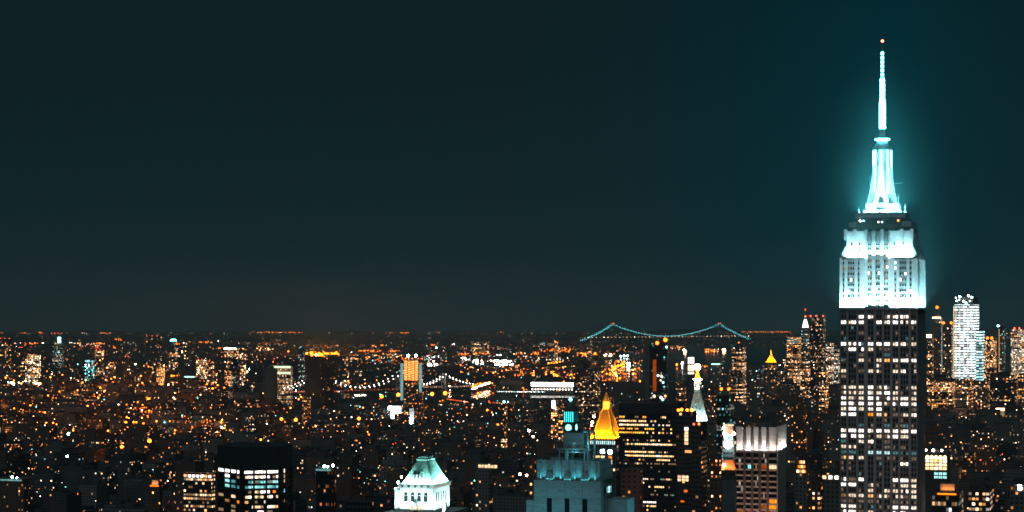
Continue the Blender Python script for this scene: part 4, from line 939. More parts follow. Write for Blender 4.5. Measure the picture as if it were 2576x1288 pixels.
simple('round_office', 690, 731, 736, 921, 5400, 'bright_glass', 'low office with a pale green roof line and teal lit floors', 'office', .5, .5, 1.0, extra=lambda t, a, d, H, z, s: (MB_box(t, 'roof_band', -a, a, -d - 1, -d - .2, z(926), z(921), 'dim_grn'), MB_box(t, 'lit_floor', -a, a, -d - 1, -d - .2, z(941), z(936), 'dim_grn')))
simple('ribbed_tower', 668, 692, 698, 926, 4700, 'spandrel', 'windowless grey ribbed block beside the green-topped office', 'building')
simple('dark_block', 768, 806, 812, 896, 5200, 'brick_facade', 'broad near black block silhouetted against orange stadium lamps', 'building', .03, .3, 1)
simple('dark_block', 812, 838, 842, 899, 5300, 'brick_facade', 'narrower black block with thin columns of amber windows before the orange stadium lamps', 'building', .06, .3, 1)
simple('slim_tower', 751, 763, 766, 871, 6500, 'concrete_facade', 'slim dark tower with a few white lights at the edge of the orange glow', 'tower', .2, .8, 1.2)

# --- towers across the river and downtown, each a building with its own look: x0, x1, side, top, distance, facade, lit, cool, glow, label
FARB = [
(0, 24, 30, 853, 7600, 'far_facade', .25, .42, 1.2, 'sparse warm-lit high-rise with three red roof lamps', 'r3'),
(47, 58, 61, 876, 8200, 'far_facade', .35, .40, 1.2, 'narrow high-rise lit amber with a pair of red lamps', 'r2'),
(63, 96, 103, 893, 7400, 'far_facade', .95, .52, 1.6, 'densely lit cream apartment tower above white floodlamps', 'r2'),
(130, 151, 160, 862, 9000, 'glass_facade', .10, .75, 2, 'dark tower carrying a tall teal beacon', 'teal'),
(213, 231, 238, 905, 7200, 'far_facade', .9, .98, 1.4, 'tower with teal-white floors glowing densely', ''),
(238, 256, 262, 881, 7900, 'far_facade', .55, .38, 1.3, 'warm brown-lit tower just behind the teal-white one', 'rb'),
(264, 284, 291, 905, 7500, 'far_facade', .6, .4, 1.4, 'tower speckled with amber and blue windows', ''),
(311, 327, 334, 899, 7500, 'far_facade', .5, .33, 1.4, 'slim tower with two columns of orange windows', 'r2'),
(338, 349, 353, 929, 7000, 'far_facade', .5, .4, 1.2, 'short dim block with amber bands', ''),
(368, 396, 406, 847, 9500, 'far_facade', .26, .45, 1.3, 'tallest sparse dark tower of the far bank with red roof lamps', 'r3'),
(376, 383, 386, 923, 6900, 'far_facade', .8, .35, 1.2, 'thin shaft lit orange from top to bottom', ''),
(394, 408, 414, 923, 6800, 'office_facade', 1.2, .30, 2.6, 'squarish block striped with bright amber floors', ''),
(425, 440, 447, 868, 9000, 'far_facade', .4, .45, 1.3, 'tower under a glowing teal roof disc', 'disc'),
(456, 466, 470, 866, 8800, 'far_facade', .12, .7, 1.3, 'narrow shadowy tower with one white lamp', 'w1'),
(493, 514, 521, 906, 7300, 'far_facade', 1.0, .47, 1.5, 'broad tower densely lit cream and amber', 'r2'),
(521, 540, 545, 912, 7000, 'far_facade', .5, .48, 1.0, 'pinkish lit tower joined to the cream one', 'r2'),
(565, 592, 602, 877, 6900, 'office_facade', .65, .40, 2.4, 'tower with a brilliant white roof line over amber floors', 'line'),
(603, 614, 618, 893, 7000, 'far_facade', 1.3, .45, 1.4, 'narrow yellow-cream lit tower', 'w1'),
(585, 598, 602, 905, 6200, 'glass_facade', .04, .8, 1, 'black tower standing before the white roof line tower', ''),
(462, 490, 494, 947, 6500, 'office_facade', .5, .6, 1.6, 'wide low block with a teal line along its roof', 'tline'),
(427, 450, 452, 961, 6200, 'office_facade', .4, .3, 2.0, 'low block with one long orange floor', ''),
(455, 515, 520, 972, 6300, 'office_facade', .7, .36, 1.6, 'long low building banded with pink-amber floors', ''),
(172, 190, 193, 927, 7300, 'far_facade', .3, .5, 1.1, 'small dim block on the far bank', ''),
(112, 128, 131, 900, 8800, 'far_facade', .08, .7, 1.2, 'unlit grey tower on the far bank', ''),
(861, 874, 878, 896, 6600, 'far_facade', .35, .38, 1.3, 'dark tower with amber windows by the bridge', ''),
(893, 905, 909, 893, 7000, 'far_facade', .35, .38, 1.3, 'brown tower spotted orange beyond the bridge', ''),
(1040, 1060, 1064, 888, 8500, 'far_facade', .2, .7, 1.2, 'pale dim tower behind the construction tower', ''),
(1185, 1203, 1207, 857, 12500, 'far_facade', .5, .42, 1.3, 'remote tower with pinkish rows of light on the horizon', ''),
(1209, 1227, 1231, 859, 12500, 'far_facade', .5, .5, 1.3, 'second remote tower paired with the pink-lit one', ''),
(1394, 1401, 1404, 857, 11000, 'far_facade', .7, .33, 1.2, 'remote reddish lit tower by the bridge cable end', ''),
(1474, 1486, 1489, 858, 11000, 'far_facade', .6, .4, 1.2, 'remote lit apartment slab under the bridge cable', ''),
(1276, 1300, 1304, 920, 8500, 'far_facade', .8, .3, 1.3, 'orange-spotted apartment block over the waterfront', ''),
(1788, 1812, 1820, 915, 5200, 'stone_facade', .12, .85, 1.6, 'dark office with a pale green lit roof storey', 'tline'),
(1812, 1834, 1838, 930, 4800, 'stone_facade', .2, .45, 1.4, 'dim block with a reddish lit storey', ''),
(1840, 1868, 1877, 873, 5000, 'office_facade', .30, .5, 1.6, 'broad shouldered dark tower with scattered white floors', 'gt'),
(1880, 1916, 1922, 918, 4700, 'stone_facade', .18, .7, 1.6, 'wide dim office block beside the orange pyramid tower', ''),
(1955, 1972, 1977, 905, 5500, 'stone_facade', .35, .5, 1.6, 'pale banded block right of the orange pyramid roof', ''),
(2014, 2034, 2038, 920, 5000, 'office_facade', .3, .45, 1.7, 'dark office with three broken rows of light', ''),
(2078, 2092, 2098, 862, 6200, 'office_facade', .6, .62, 1.7, 'lit block hugging the rippled tower', ''),
(2060, 2078, 2084, 935, 4300, 'stone_facade', .5, .35, 1.7, 'amber-windowed tower below the rippled one', ''),
(1972, 1996, 2003, 1010, 3600, 'stone_facade', .25, .45, 1.3, 'mid-height dark block with few lit rooms', ''),
(2098, 2108, 2112, 880, 5600, 'office_facade', .5, .7, 1.4, 'slim block at the edge of the tallest skyscraper', ''),
(1990, 2022, 2030, 1015, 3000, 'brick_facade', .6, .22, 1.0, 'brick apartment tower dotted with orange windows', ''),
(2404, 2442, 2450, 955, 4300, 'stone_facade', .4, .4, 1.4, 'broad amber-dotted block at the foot of the white glass tower', ''),
(2450, 2484, 2490, 962, 4200, 'stone_facade', .45, .42, 1.4, 'block with crowded amber windows under the glass annex', ''),
(2483, 2502, 2507, 928, 4700, 'brick_facade', .6, .4, 1.2, 'brown tower with cream windows below the grid-fronted tower', ''),
(2558, 2590, 2600, 944, 4200, 'stone_facade', .3, .4, 1.3, 'amber-lit block at the edge of the view below the corner tower', ''),
(1606, 1618, 1621, 1003, 3900, 'brick_facade', .4, .35, 1.0, 'narrow brick tower just left of the black twin slab', ''),
(1512, 1540, 1546, 985, 4300, 'concrete_facade', .18, .6, 1.0, 'grey apartment slab behind the golden pyramid', ''),
(1682, 1696, 1699, 1008, 3700, 'bright_glass', .8, .9, .6, 'small pale lit shaft beside the black twin slab', ''),
(1700, 1722, 1727, 962, 4100, 'brick_facade', .45, .33, 1.2, 'brick tower speckled orange left of the green-white spire', ''),
(1782, 1798, 1802, 968, 3900, 'brick_facade', .4, .4, 1.2, 'brick tower speckled orange right of the green-white spire', ''),
(760, 776, 782, 1000, 4200, 'brick_facade', .75, .28, 1.1, 'apartment tower of bright amber windows below the bridge deck', ''),
(620, 640, 646, 1046, 3700, 'concrete_facade', .35, .55, 1.0, 'pale ribbed apartment block above the black office tower', ''),
(552, 600, 606, 1031, 4300, 'brick_facade', .25, .35, .9, 'large dim brick block behind the black office tower', ''),
(1260, 1272, 1276, 1014, 3300, 'concrete_facade', .35, .4, 1.2, 'narrow block with amber ladders of windows', ''),
(1386, 1400, 1404, 1005, 3400, 'stone_facade', .9, .3, 2.2, 'small block with a blazing pink-white stair window', 'glarebox'),
(1405, 1414, 1417, 1007, 3350, 'stone_facade', .9, .28, 1.6, 'small block beside it with stacked pinkish windows', ''),
(196, 236, 246, 1000, 5000, 'brick_facade', .2, .3, .9, 'dim reddish apartment slab below the teal-white tower', ''),
(255, 300, 306, 1030, 4300, 'brick_facade', .4, .3, .9, 'brown apartment slab peppered with small warm windows', ''),
(92, 160, 170, 987, 5600, 'black_stone', .0, .3, .9, 'wide unlit black block on the near bank', ''),
(2000, 2030, 2036, 1192, 1750, 'stone_facade', .55, .32, 1.2, 'setback block crowned with stacked rows of amber windows', 'steps'),
(2066, 2112, 2118, 1190, 1500, 'stone_facade', .16, .5, .9, 'dark block with a strip of cream windows along its top', 'topstrip'),
(2040, 2064, 2070, 1210, 1350, 'brick_facade', .55, .4, .7, 'brown brick tower with pairs of amber windows beside the tallest skyscraper', ''),
(795, 836, 846, 1178, 1700, 'glass_facade', .35, .15, .5, 'glass block glowing dull orange with white lamps on its roof edge', 'wl'),
(870, 930, 942, 1262, 1300, 'office_facade', .25, .35, .8, 'low broad roofed block with amber shop-like windows', ''),
(462, 533, 540, 1190, 2000, 'office_facade', .55, .5, 1.0, 'long office with a full row of cream windows along its top floor', 'topstrip'),
(1196, 1232, 1238, 1165, 2100, 'stone_facade', .12, .4, 1.0, 'dark block with one short bright row of windows', 'mid'),
(372, 402, 409, 1222, 1900, 'brick_facade', .1, .3, .9, 'dark block with a glowing orange roof terrace', 'terrace'),
(2436, 2490, 2500, 1234, 1500, 'office_facade', .3, .55, .9, 'low office with teal and amber rooms', ''),
(2540, 2600, 2610, 1220, 1450, 'stone_facade', .2, .4, .9, 'dark block at the edge of the view with a bright rooftop room', 'glarebox'),
(2345, 2412, 2424, 1243, 1300, 'glass_facade', .22, .7, .8, 'low block with a pale screen glowing orange along its roof', 'terrace'),
(1562, 1610, 1618, 1182, 1250, 'brick_facade', .22, .35, .8, 'brick block with pairs of bright windows in front of the amber office', ''),
(1786, 1812, 1816, 1150, 1650, 'brick_facade', .5, .33, .8, 'brown block with stacks of cream and orange windows', ''),
(0, 60, 74, 1205, 2100, 'brick_facade', .22, .35, .8, 'dark block with a loose grid of amber windows', 'wl'),
(1330, 1344, 1347, 1150, 1500, 'brick_facade', .6, .3, 1.2, 'narrow block lit amber beside the pale ribbed tower', ''),
]
def far_extra(code):
    def f(t, a, d, H, z, s):
        L2 = lambda fx, dz, r, m_, nm='roof_lamp': (lambda b: (b.ball(fx * a, -d * .9, H + dz, r, m_), b.build(nm, t)))(MB())
        k = s * .9
        if code == 'r3': [L2(q, 2 * s, k, 'lamp_red') for q in (-.9, 0, .9)]
        if code in ('r2', 'rb'): [L2(q, 2 * s, k, 'lamp_red') for q in (-.5, .4)]
        if code == 'rb': MB_box(t, 'roof_band', -a, a, -d - 1, -d - .1, H - 1.5 * s, H, 'soft_red')
        if code == 'w1': L2(.1, 3 * s, 1.1 * k, 'lamp_white')
        if code == 'teal': MB_box(t, 'beacon', a * .45, a * .95, -d, -d * .5, H, H + 14 * s, 'lamp_teal'); b = MB(); b.ball(a * .7, -d - 2, H - 24 * s, 1.6 * s, 'dim_teal'); b.build('wall_lamp', t)
        if code == 'disc': b = MB(); b.cyl(0, 0, 8.5 * s, 5 * s, H + 10 * s, H + 15 * s, 'lamp_teal', 14); b.build('roof_disc', t); MB_box(t, 'turret', -2 * s, 2 * s, -2 * s, 2 * s, H, H + 10 * s, 'dark_stone')
        if code == 'line': MB_box(t, 'roof_band', -a * 1.1, a * 1.15, -d - 2, -d - .2, H - 1.5 * s, H + 1.5 * s, 'glare_w3')
        if code == 'tline': MB_box(t, 'roof_band', -a * .8, a * .9, -d - 2, -d - .2, H - 2 * s, H, 'dim_cyan')
        if code == 'gt': b = MB(); b.frustum(-a * .6, a * .6, -d * .6, d * .6, H, -a * .15, a * .15, -d * .15, d * .15, H + 9 * s, 'dark_stone'); b.build('roof', t); b = MB(); b.ball(0, 0, H + 11 * s, 1.6 * s, 'lamp_orange'); b.build('beacon', t)
        if code == 'glarebox': MB_box(t, 'lit_panel', -a * .6, a * .5, -d - .6, -d - .1, H - 22 * s, H - 3 * s, 'glare_w3') if s > .5 else MB_box(t, 'lit_panel', -a * .3, -a * .02, -d - .6, -d - .1, H - 4, H, 'glare_w3')
        if code == 'topstrip':
            n = int(2 * a / 4.2); put_windows(t, [(-a + 2 * a * (q + .5) / n, -d - .1, H - 3.5, 2.9, 2.6, 'glare_w' if q % 5 else 'pane_amber', 0) for q in range(n)])
        if code == 'mid': put_windows(t, [(-a * .4 + q * 3.6, -d - .1, H - 3.6, 2.9, 3.2, 'pane_amber', 0) for q in range(6)])
        if code == 'steps':
            for q, (w_, h) in enumerate(((.75, 4), (.55, 8), (.35, 12))): b = MB(); b.box(-a * w_, a * w_, -d * w_, d * w_, H + h - 4, H + h, 'dark_stone'); b.build('setback', t); put_windows(t, [(-a * w_ + 2 * a * w_ * (i + .5) / 5, -d * w_ - .1, H + h - 2, 1.9, 2.4, 'pane_yellow' if (i + q) % 3 else 'dim_amber', 0) for i in range(5)])
        if code == 'terrace': MB_box(t, 'roof_screen', -a * .6, a * .5, 0, .6, H, H + 5, 'concrete'); area('terrace_lamp', (0, -1.6, H + .4), (R(160), 0, 0), a, .4, 500, (1, .3, .05), t, 140); MB_box(t, 'roof_band', -a * .6, a * .8, -d - .5, -d, H - .6, H + .3, 'dim_orange')
        if code == 'wl': L2(.0, 1.5, 1.1, 'glare_cyan'); L2(.4, 1.2, .8, 'glare_cyan'); MB_box(t, 'roof_band', -a, a * .8, -d - .4, -d - .05, H - 2.4, H - .8, 'soft_cyan')
    return f
NM = {'brick_facade': 'apartment_building', 'far_facade': 'high_rise', 'office_facade': 'office_building', 'glass_facade': 'glass_building', 'stone_facade': 'stone_building', 'concrete_facade': 'apartment_building', 'bright_glass': 'glass_building', 'black_stone': 'dark_building'}
for x0, x1, x2, yt, Y, mat, lit, cool, glow, lab, code in FARB:
    simple(NM[mat], x0, x1, x2, yt, Y, mat, lab, 'building', lit, cool, glow, extra=far_extra(code), kit=(2 if Y < 1900 and code not in ('wl', 'terrace', 'glarebox', 'steps') else 0))

# ------------------------------------------------------------------ bridges
def cable_pts(p0, p1, sag, n):
    out = []
    for i in range(n + 1):
        f = i / n; out.append((p0[0] + (p1[0] - p0[0]) * f, p0[1] + (p1[1] - p0[1]) * f, p0[2] + (p1[2] - p0[2]) * f - 4 * sag * f * (1 - f)))
    return out
def bulb(p, r, m_, parent, name='bulb'):
    k = (m_, 'b')
    if k not in UNIT:
        b = MB(); b.ball(0, 0, 0, 1, m_, 6, 4); UNIT[k] = b.mesh('bulb')
    o = bpy.data.objects.new(name, UNIT[k]); C.objects.link(o); o.parent = parent; o.location = p; o.scale = (r, r, r); return o
def bridge(name, label, towers, ends, deckz, halfw, r, m_, n_main, n_side, tw, red=None, decklamp=None, sag_to=None):
    """suspension bridge: towers (x, y, top), ends (x, y, z); two cables hung with bulbs; all in world metres"""
    t = thing(name, (0, 0, 0), 0, label, 'bridge')
    A, B = towers; dx, dy = B[0] - A[0], B[1] - A[1]; Ln = math.hypot(dx, dy); nx, ny = -dy / Ln * halfw, dx / Ln * halfw
    for T_ in towers:
        b = MB()
        for s in (-1, 1): b.bar((T_[0] + nx * s, T_[1] + ny * s, 0), (T_[0] + nx * s, T_[1] + ny * s, T_[2]), tw, 'steel')
        for f in (.98, .72, .25): b.bar((T_[0] - nx, T_[1] - ny, T_[2] * f), (T_[0] + nx, T_[1] + ny, T_[2] * f), tw * .8, 'steel')
        b.build('tower', t)
        if red:
            for s in (-1, 1): bulb((T_[0] + nx * s, T_[1] + ny * s, T_[2] + tw * 2), r * 1.6, red, t, 'beacon')
    count = 0; extra = MB()
    for s in (-1, 1):
        off = (nx * s, ny * s)
        chains = [cable_pts(A, B, (A[2] + B[2]) / 2 - sag_to, n_main)]
        if ends[0]: chains.append(cable_pts(ends[0], A, max(4, A[2] * .05), n_side))
        if ends[1]: chains.append(cable_pts(B, ends[1], max(4, B[2] * .05), n_side))
        for ch in chains:
            b = MB()
            for i in range(len(ch) - 1):
                p = (ch[i][0] + off[0], ch[i][1] + off[1], ch[i][2]); q = (ch[i + 1][0] + off[0], ch[i + 1][1] + off[1], ch[i + 1][2]); b.bar(p, q, .5, 'steel')
                if i and i % 2 == 0: b.bar(p, (p[0], p[1], deckz), .15, 'steel')
            b.build('cable', t)
            for i, p in enumerate(ch):
                p = (p[0] + off[0], p[1] + off[1], p[2] + .6)
                if count < 90: bulb(p, r, m_, t); count += 1
                else: extra.ball(*p, r, m_, 6, 4)
    if extra.v: extra.build('bulb_string', t)['kind'] = 'stuff'
    P0 = ends[0] or A; P1 = ends[1] or B
    b = MB(); h_ = 3
    for (p, q) in ((P0, A), (A, B), (B, P1)):
        if p is q: continue
        for a_, c_ in ((-1, 1),):
            c1 = [(p[0] - nx, p[1] - ny), (p[0] + nx, p[1] + ny), (q[0] + nx, q[1] + ny), (q[0] - nx, q[1] - ny)]
            b.prism(c1, c1, deckz - h_, deckz, 'dark_metal', 'asphalt', True)
    b.build('deck', t)
    if decklamp:
        n = decklamp[1]; e = MB()
        for i in range(n):
            f = (i + .5) / n; x = P0[0] + (P1[0] - P0[0]) * f; y = P0[1] + (P1[1] - P0[1]) * f
            e.ball(x - nx * 1.02, y - ny * 1.02, deckz + 5 , decklamp[2] * rnd.uniform(.6, 1.15), decklamp[0][i % len(decklamp[0])], 6, 4)
        e.build('deck_lamps', t)['kind'] = 'stuff'
    return t
V = lambda x, y, Y: (xat(x, Y), Y, zat(y, Y))
bridge('suspension_bridge', 'great suspension bridge on the horizon, cables strung with cyan bulbs',
       [V(1542, 816, 17000), V(1810, 815, 17600)], [V(1463, 857, 16600), V(1885, 853, 18000)], 56, 14, 2.0, 'lamp_tl', 40, 18, 3.5, 'lamp_orange', (('dim_amber', 'lamp_amber', 'dim_white', 'dim_warm'), 46, 3.2), sag_to=66)
bridge('suspension_bridge', 'suspension bridge behind the dark block, two strings of white bulbs',
       [V(802, 936, 5450), V(1006, 938, 5600)], [V(722, 978, 5350), None], 43, 15, 1.25, 'lamp_white', 17, 9, 3.5, None, (('dim_red', 'soft_warm', 'dim_red', 'soft_amber'), 60, .9), sag_to=53)
bridge('suspension_bridge', 'suspension bridge right of the orange construction tower with double strings of pale bulbs',
       [V(1006.5, 942, 5700), V(1118, 942, 5750)], [None, V(1186, 966, 5850)], 42, 13, 1.4, 'lamp_white', 14, 8, 3.5, None, (('dim_red', 'dim_white', 'soft_warm', 'dim_amber'), 70, .8), sag_to=55)

# ------------------------------------------------------------------ the mass of the city: blocks of low and middling buildings
fr = random.Random(77)
def screen(x, y, z): return 1288 + FD * x / y, 790 + (EYE - z) * FD / y
def tallness(x, Y, q):
    """typical building height there"""
    sx_ = 1288 + FD * x / Y
    if Y < 2300: h = q.choice((20, 26, 34, 45, 55, 66)) 
    elif Y < 3500: h = q.choice((14, 18, 20, 24, 30, 38, 52))
    else: h = q.choice((12, 14, 17, 20, 22, 26, 34))
    if sx_ > 1750 and Y > 3300: h = h * q.uniform(1.2, 2.6)
    if sx_ > 2300 and Y > 2200: h = h * q.uniform(1.0, 1.8)
    if sx_ < 700 and 3600 < Y < 6200 and q.random() < .16: h = q.uniform(40, 62)
    if Y > 6300: h = q.choice((9, 11, 13, 16, 20))
    return h
lots = []
va = 900.0
while va < 6400:
    step = 62 if va < 3600 else 78
    aa = -3200.0
    while aa < 3200:
        wl = fr.uniform(24, 46) if va < 3600 else fr.uniform(26, 60)
        a_ = aa + wl / 2; v_ = va + fr.uniform(-3, 3); dl = fr.uniform(24, 34) * (1 if va < 3600 else 1.3)
        x = a_ * AX[0] + v_ * AY[0]; y = a_ * AX[1] + v_ * AY[1]
        avenue = (aa + 5000) % 265 < 26
        aa += wl + (0.4 if fr.random() < .85 else 6)
        if avenue or y < 1050: continue
        h = min(tallness(x, y, fr), 74)
        if y < 1500 and 500 < screen(x, y, 0)[0] < 1000: h = min(h, 38)
        sx_, sy_ = screen(x, y, h)
        hw_ = wl / 2 * FD / y
        if sx_ < -hw_ - 30 or sx_ > 2576 + hw_ + 10 or sy_ > 1292: continue
        if y > 5250 and 500 < sx_ < 1500: continue          # the river
        if y > 5200 and 1500 < sx_ < 1800: continue          # the harbour
        if 1440 < sx_ < 1560 and 1400 < y < 1850: continue
        if not free(x, y, .5 * math.hypot(wl, dl) * .8): continue
        if fr.random() < .04: continue
        lots.append((x, y, wl, dl, h, sx_, sy_, y))
    va += step
FM = ['brick_facade', 'stone_facade', 'brick_facade', 'concrete_facade', 'stone_facade', 'office_facade']
def zone(sx_, sy_):
    if sx_ < 200: return 'far east of the black tower'
    if sx_ < 548: return 'just east of the black tower'
    if sx_ < 735: return 'behind the black tower'
    if sx_ < 990: return 'between black and copper-roofed towers'
    if sx_ < 1140: return 'behind the copper-roofed tower'
    if sx_ < 1350: return 'between copper-roofed and ribbed towers'
    if sx_ < 1560: return 'behind the pale ribbed tower'
    if sx_ < 1780: return 'behind the amber office block'
    if sx_ < 1975: return 'behind the panel-crowned tower'
    if sx_ < 2112: return 'beside the tallest skyscraper'
    if sx_ < 2400: return 'past the tallest skyscraper'
    return 'under the bright white glass tower'
lots.sort(key=lambda q: -(q[2] * q[4] / (q[7] ** 2)))
cnt = {'walk_up_building': 0, 'loft_building': 0, 'mid_rise_building': 0}
stuff = {}
for (x, y, wl, dl, h, sx_, sy_, Y) in lots:
    kind = 'walk_up_building' if h < 19 else 'loft_building' if h < 32 else 'mid_rise_building'
    mat = fr.choice(FM)
    if sx_ < 640 and sy_ < 1110: lit, cool, glow = fr.uniform(.02, .19), fr.uniform(.06, .40), .8
    elif sx_ < 1500: lit, cool, glow = fr.uniform(.0, .09), fr.uniform(.2, .72), .8
    elif sx_ > 2300: lit, cool, glow = fr.uniform(.02, .15), fr.uniform(.2, .55), .8
    else: lit, cool, glow = fr.uniform(.02, .12), fr.uniform(.2, .65), .8
    if mat == 'office_facade': lit *= .7
    if Y < 2300: glow *= .55; lit *= .8
    if Y < 2600 and mat != 'office_facade' and fr.random() < .2: lit *= .25
    if cnt[kind] < (250 if kind != 'mid_rise_building' else 200) and Y < 4600 and -20 < sx_ < 2590:
        cnt[kind] += 1
        b = MB(); b.cur = fr.random()
        fac_box(b, wl, dl, 0, h, mat)
        q = fr.random()
        bx, by = fr.uniform(-.2, .2) * wl, fr.uniform(-.1, .25) * dl
        b.box(bx - wl * .14, bx + wl * .14, by - dl * .16, by + dl * .16, h, h + fr.uniform(2.5, 5), 'dark_stone')
        if q < .55 and Y < 3600:
            tx_, ty_ = -bx + fr.uniform(-2, 2), -by
            for ax_ in (-1.2, 1.2):
                for ay_ in (-1.2, 1.2): b.bar((tx_ + ax_, ty_ + ay_, h), (tx_ + ax_, ty_ + ay_, h + 3.4), .16, 'dark_metal')
            b.cyl(tx_, ty_, 2.0, 1.9, h + 3.4, h + 6.6, 'tank_wood', 8); b.cyl(tx_, ty_, 2.1, .1, h + 6.6, h + 7.9, 'dark_metal', 8)
        if h > 32 and q > .5: b.box(-wl * .3, wl * .3, -dl * .3, dl * .36, h, h + h * .12, mat, 'roofing')
        warm = 'orange' if cool < .3 else 'amber' if cool < .48 else 'pale'
        many = 'hardly any' if lit < .05 else 'a few' if lit < .12 else 'many'
        size = {'walk_up_building': 'low walk-up building', 'loft_building': 'loft building', 'mid_rise_building': 'mid-rise building'}[kind]
        lab = f'{size}, {many} {warm} windows, {zone(sx_, sy_)}'
        o = b.build(kind, None, (x, y, 0), GR, lit=lit, cool=cool, glow=glow)
        tag(o, lab, 'building', f'{size}s, {many} {warm} windows, {zone(sx_, sy_)}')
    else:
        key = ('near' if Y < 4200 else 'far') + ('w' if sx_ < 640 else 'e' if sx_ > 1700 else 'm') + mat
        if key not in stuff: stuff[key] = (MB(), [])
        b = stuff[key][0]; b.cur = fr.random()
        c_, s_ = math.cos(GR), math.sin(GR)
        P = [(x + u * c_ - v * s_, y + u * s_ + v * c_) for u, v in ((-wl / 2, -dl / 2), (wl / 2, -dl / 2), (wl / 2, dl / 2), (-wl / 2, dl / 2))]
        b.prism(P, P, 0, h, mat, 'roofing'); P2 = [((p[0] - x) * .3 + x, (p[1] - y) * .3 + y) for p in P]; b.prism(P2, P2, h, h + 3, 'dark_stone', 'dark_stone')
for key, (b, _) in stuff.items():
    lw = .30 if 'w' == key[key.index('r') + 1] else .15; west = lw == .30; lw = .09 if west else .07
    o = b.build('city_blocks', None, lit=lw, cool=.28 if west else .45, glow=1.0 if west else .8); tag(o, kind='stuff')
print('LOTS', len(lots), cnt)
# far boroughs across the water: one mass of low roofs
b = MB()
for k in range(5200):
    Y = 6600 * (4.2 ** fr.random()); sx_ = fr.uniform(-60, 2640)
    if Y < 6600 or (sx_ > 1500 and 5000 < Y < 15500) or (1500 > sx_ > 1200 and Y > 15500 and False): continue
    x = xat(sx_, Y); wl, dl, h = fr.uniform(20, 60), fr.uniform(20, 40), fr.choice((8, 10, 12, 15, 20, 28))
    if Y > 9000: h *= .8
    if not free(x, Y, 50): continue
    an = fr.choice((.5, .52, -.4)); c_, s_ = math.cos(an), math.sin(an); b.cur = fr.random()
    P = [(x + u * c_ - v * s_, Y + u * s_ + v * c_) for u, v in ((-wl / 2, -dl / 2), (wl / 2, -dl / 2), (wl / 2, dl / 2), (-wl / 2, dl / 2))]
    b.prism(P, P, 0, h, 'far_facade', 'roofing')
tag(b.build('far_boroughs', None, lit=.035, cool=.34, glow=.8), kind='stuff')
# low hills beyond the bay
b = MB(); hr = random.Random(9); n = 90; prev = None
for k in range(n + 1):
    sx_ = -700 + 4000 * k / n; Yh = 27600; x = xat(sx_, Yh)
    hh = 30 + 22 * math.sin(k * .37) + 14 * math.sin(k * .9 + 1) + hr.uniform(-8, 8)
    hh = max(12, hh * (1.0 if sx_ > 1200 else .45))
    p = (x, Yh, hh); q = (x, Yh - 1100, 0); r_ = (x, Yh + 900, 0)
    if prev: b.face([prev[1], q, p, prev[0]], 'earth'); b.face([prev[0], p, r_, prev[2]], 'earth')
    prev = (p, q, r_)
tag(b.build('hills'), kind='structure')

# ------------------------------------------------------------------ lamps of the city
LR = random.Random(5)
PAL = {'O': ('lamp_orange',), 'Y': ('lamp_yellow', 'lamp_orange'), 'A': ('lamp_amber', 'lamp_warm'), 'W': ('lamp_white',), 'C': ('lamp_cyan',), 'T': ('dim_teal', 'lamp_teal'), 'R': ('lamp_red', 'dim_red'),
       'o': ('dim_orange', 'dim_warm'), 'a': ('dim_amber', 'dim_warm'), 'w': ('dim_white',), 'c': ('dim_cyan',), 'G': ('glare_orange',), 'g': ('glare_amber',), 'H': ('glare_white', 'glare_cyan'), 'L': ('dim_grn',)}
lamps = []
def lamp(x, y, r, code, z=None):
    """a lamp seen at x, y; r is its radius in frame units"""
    zz = 12.0 if z is None else z; Y = (EYE - zz) * FD / (y - 790)
    if code in 'GgH': r *= 1.35
    lamps.append((xat(x, Y), Y, zz, r * Y / FD, LR.choice(PAL[code]), r))
def scatter(x0, x1, y0, y1, n, codes, r0, r1, z=None, line=0):
    for k in range(n):
        f = (k + LR.random() * .8) / n if line else LR.random()
        x = x0 + (x1 - x0) * f; y = (y0 + (y1 - y0) * f + LR.uniform(-line, line)) if line else LR.uniform(y0, y1)
        lamp(x, y, LR.uniform(r0, r1) * (1.25 if LR.random() < .08 else 1), LR.choice(codes), z)
# the shore lights on the horizon
for a_, c_, y_, n_, cd in ((648, 762, 836, 24, 'YYYOa'), (57, 68, 837, 4, 'O'), (96, 108, 836, 5, 'OYR'), (130, 160, 838, 7, 'OOR'), (249, 282, 838, 9, 'YOo'), (828, 831, 836, 1, 'Y'), (979, 989, 837, 3, 'Oo'),
                           (1007, 1031, 837, 6, 'YO'), (1098, 1106, 835, 2, 'o'), (1257, 1267, 836, 2, 'YO'), (1864, 1990, 835, 26, 'YYOoa'), (1735, 1745, 846, 2, 'a'), (0, 12, 837, 2, 'o'), (205, 220, 838, 3, 'w'), (0, 2100, 838, 46, 'owaR'), (1530, 1540, 849, 2, 'O'), (2130, 2570, 838, 8, 'oaR')):
    scatter(a_, c_, y_, y_ + .4, n_, cd, .8, 1.15 if n_ < 40 else .7, 26, .9)
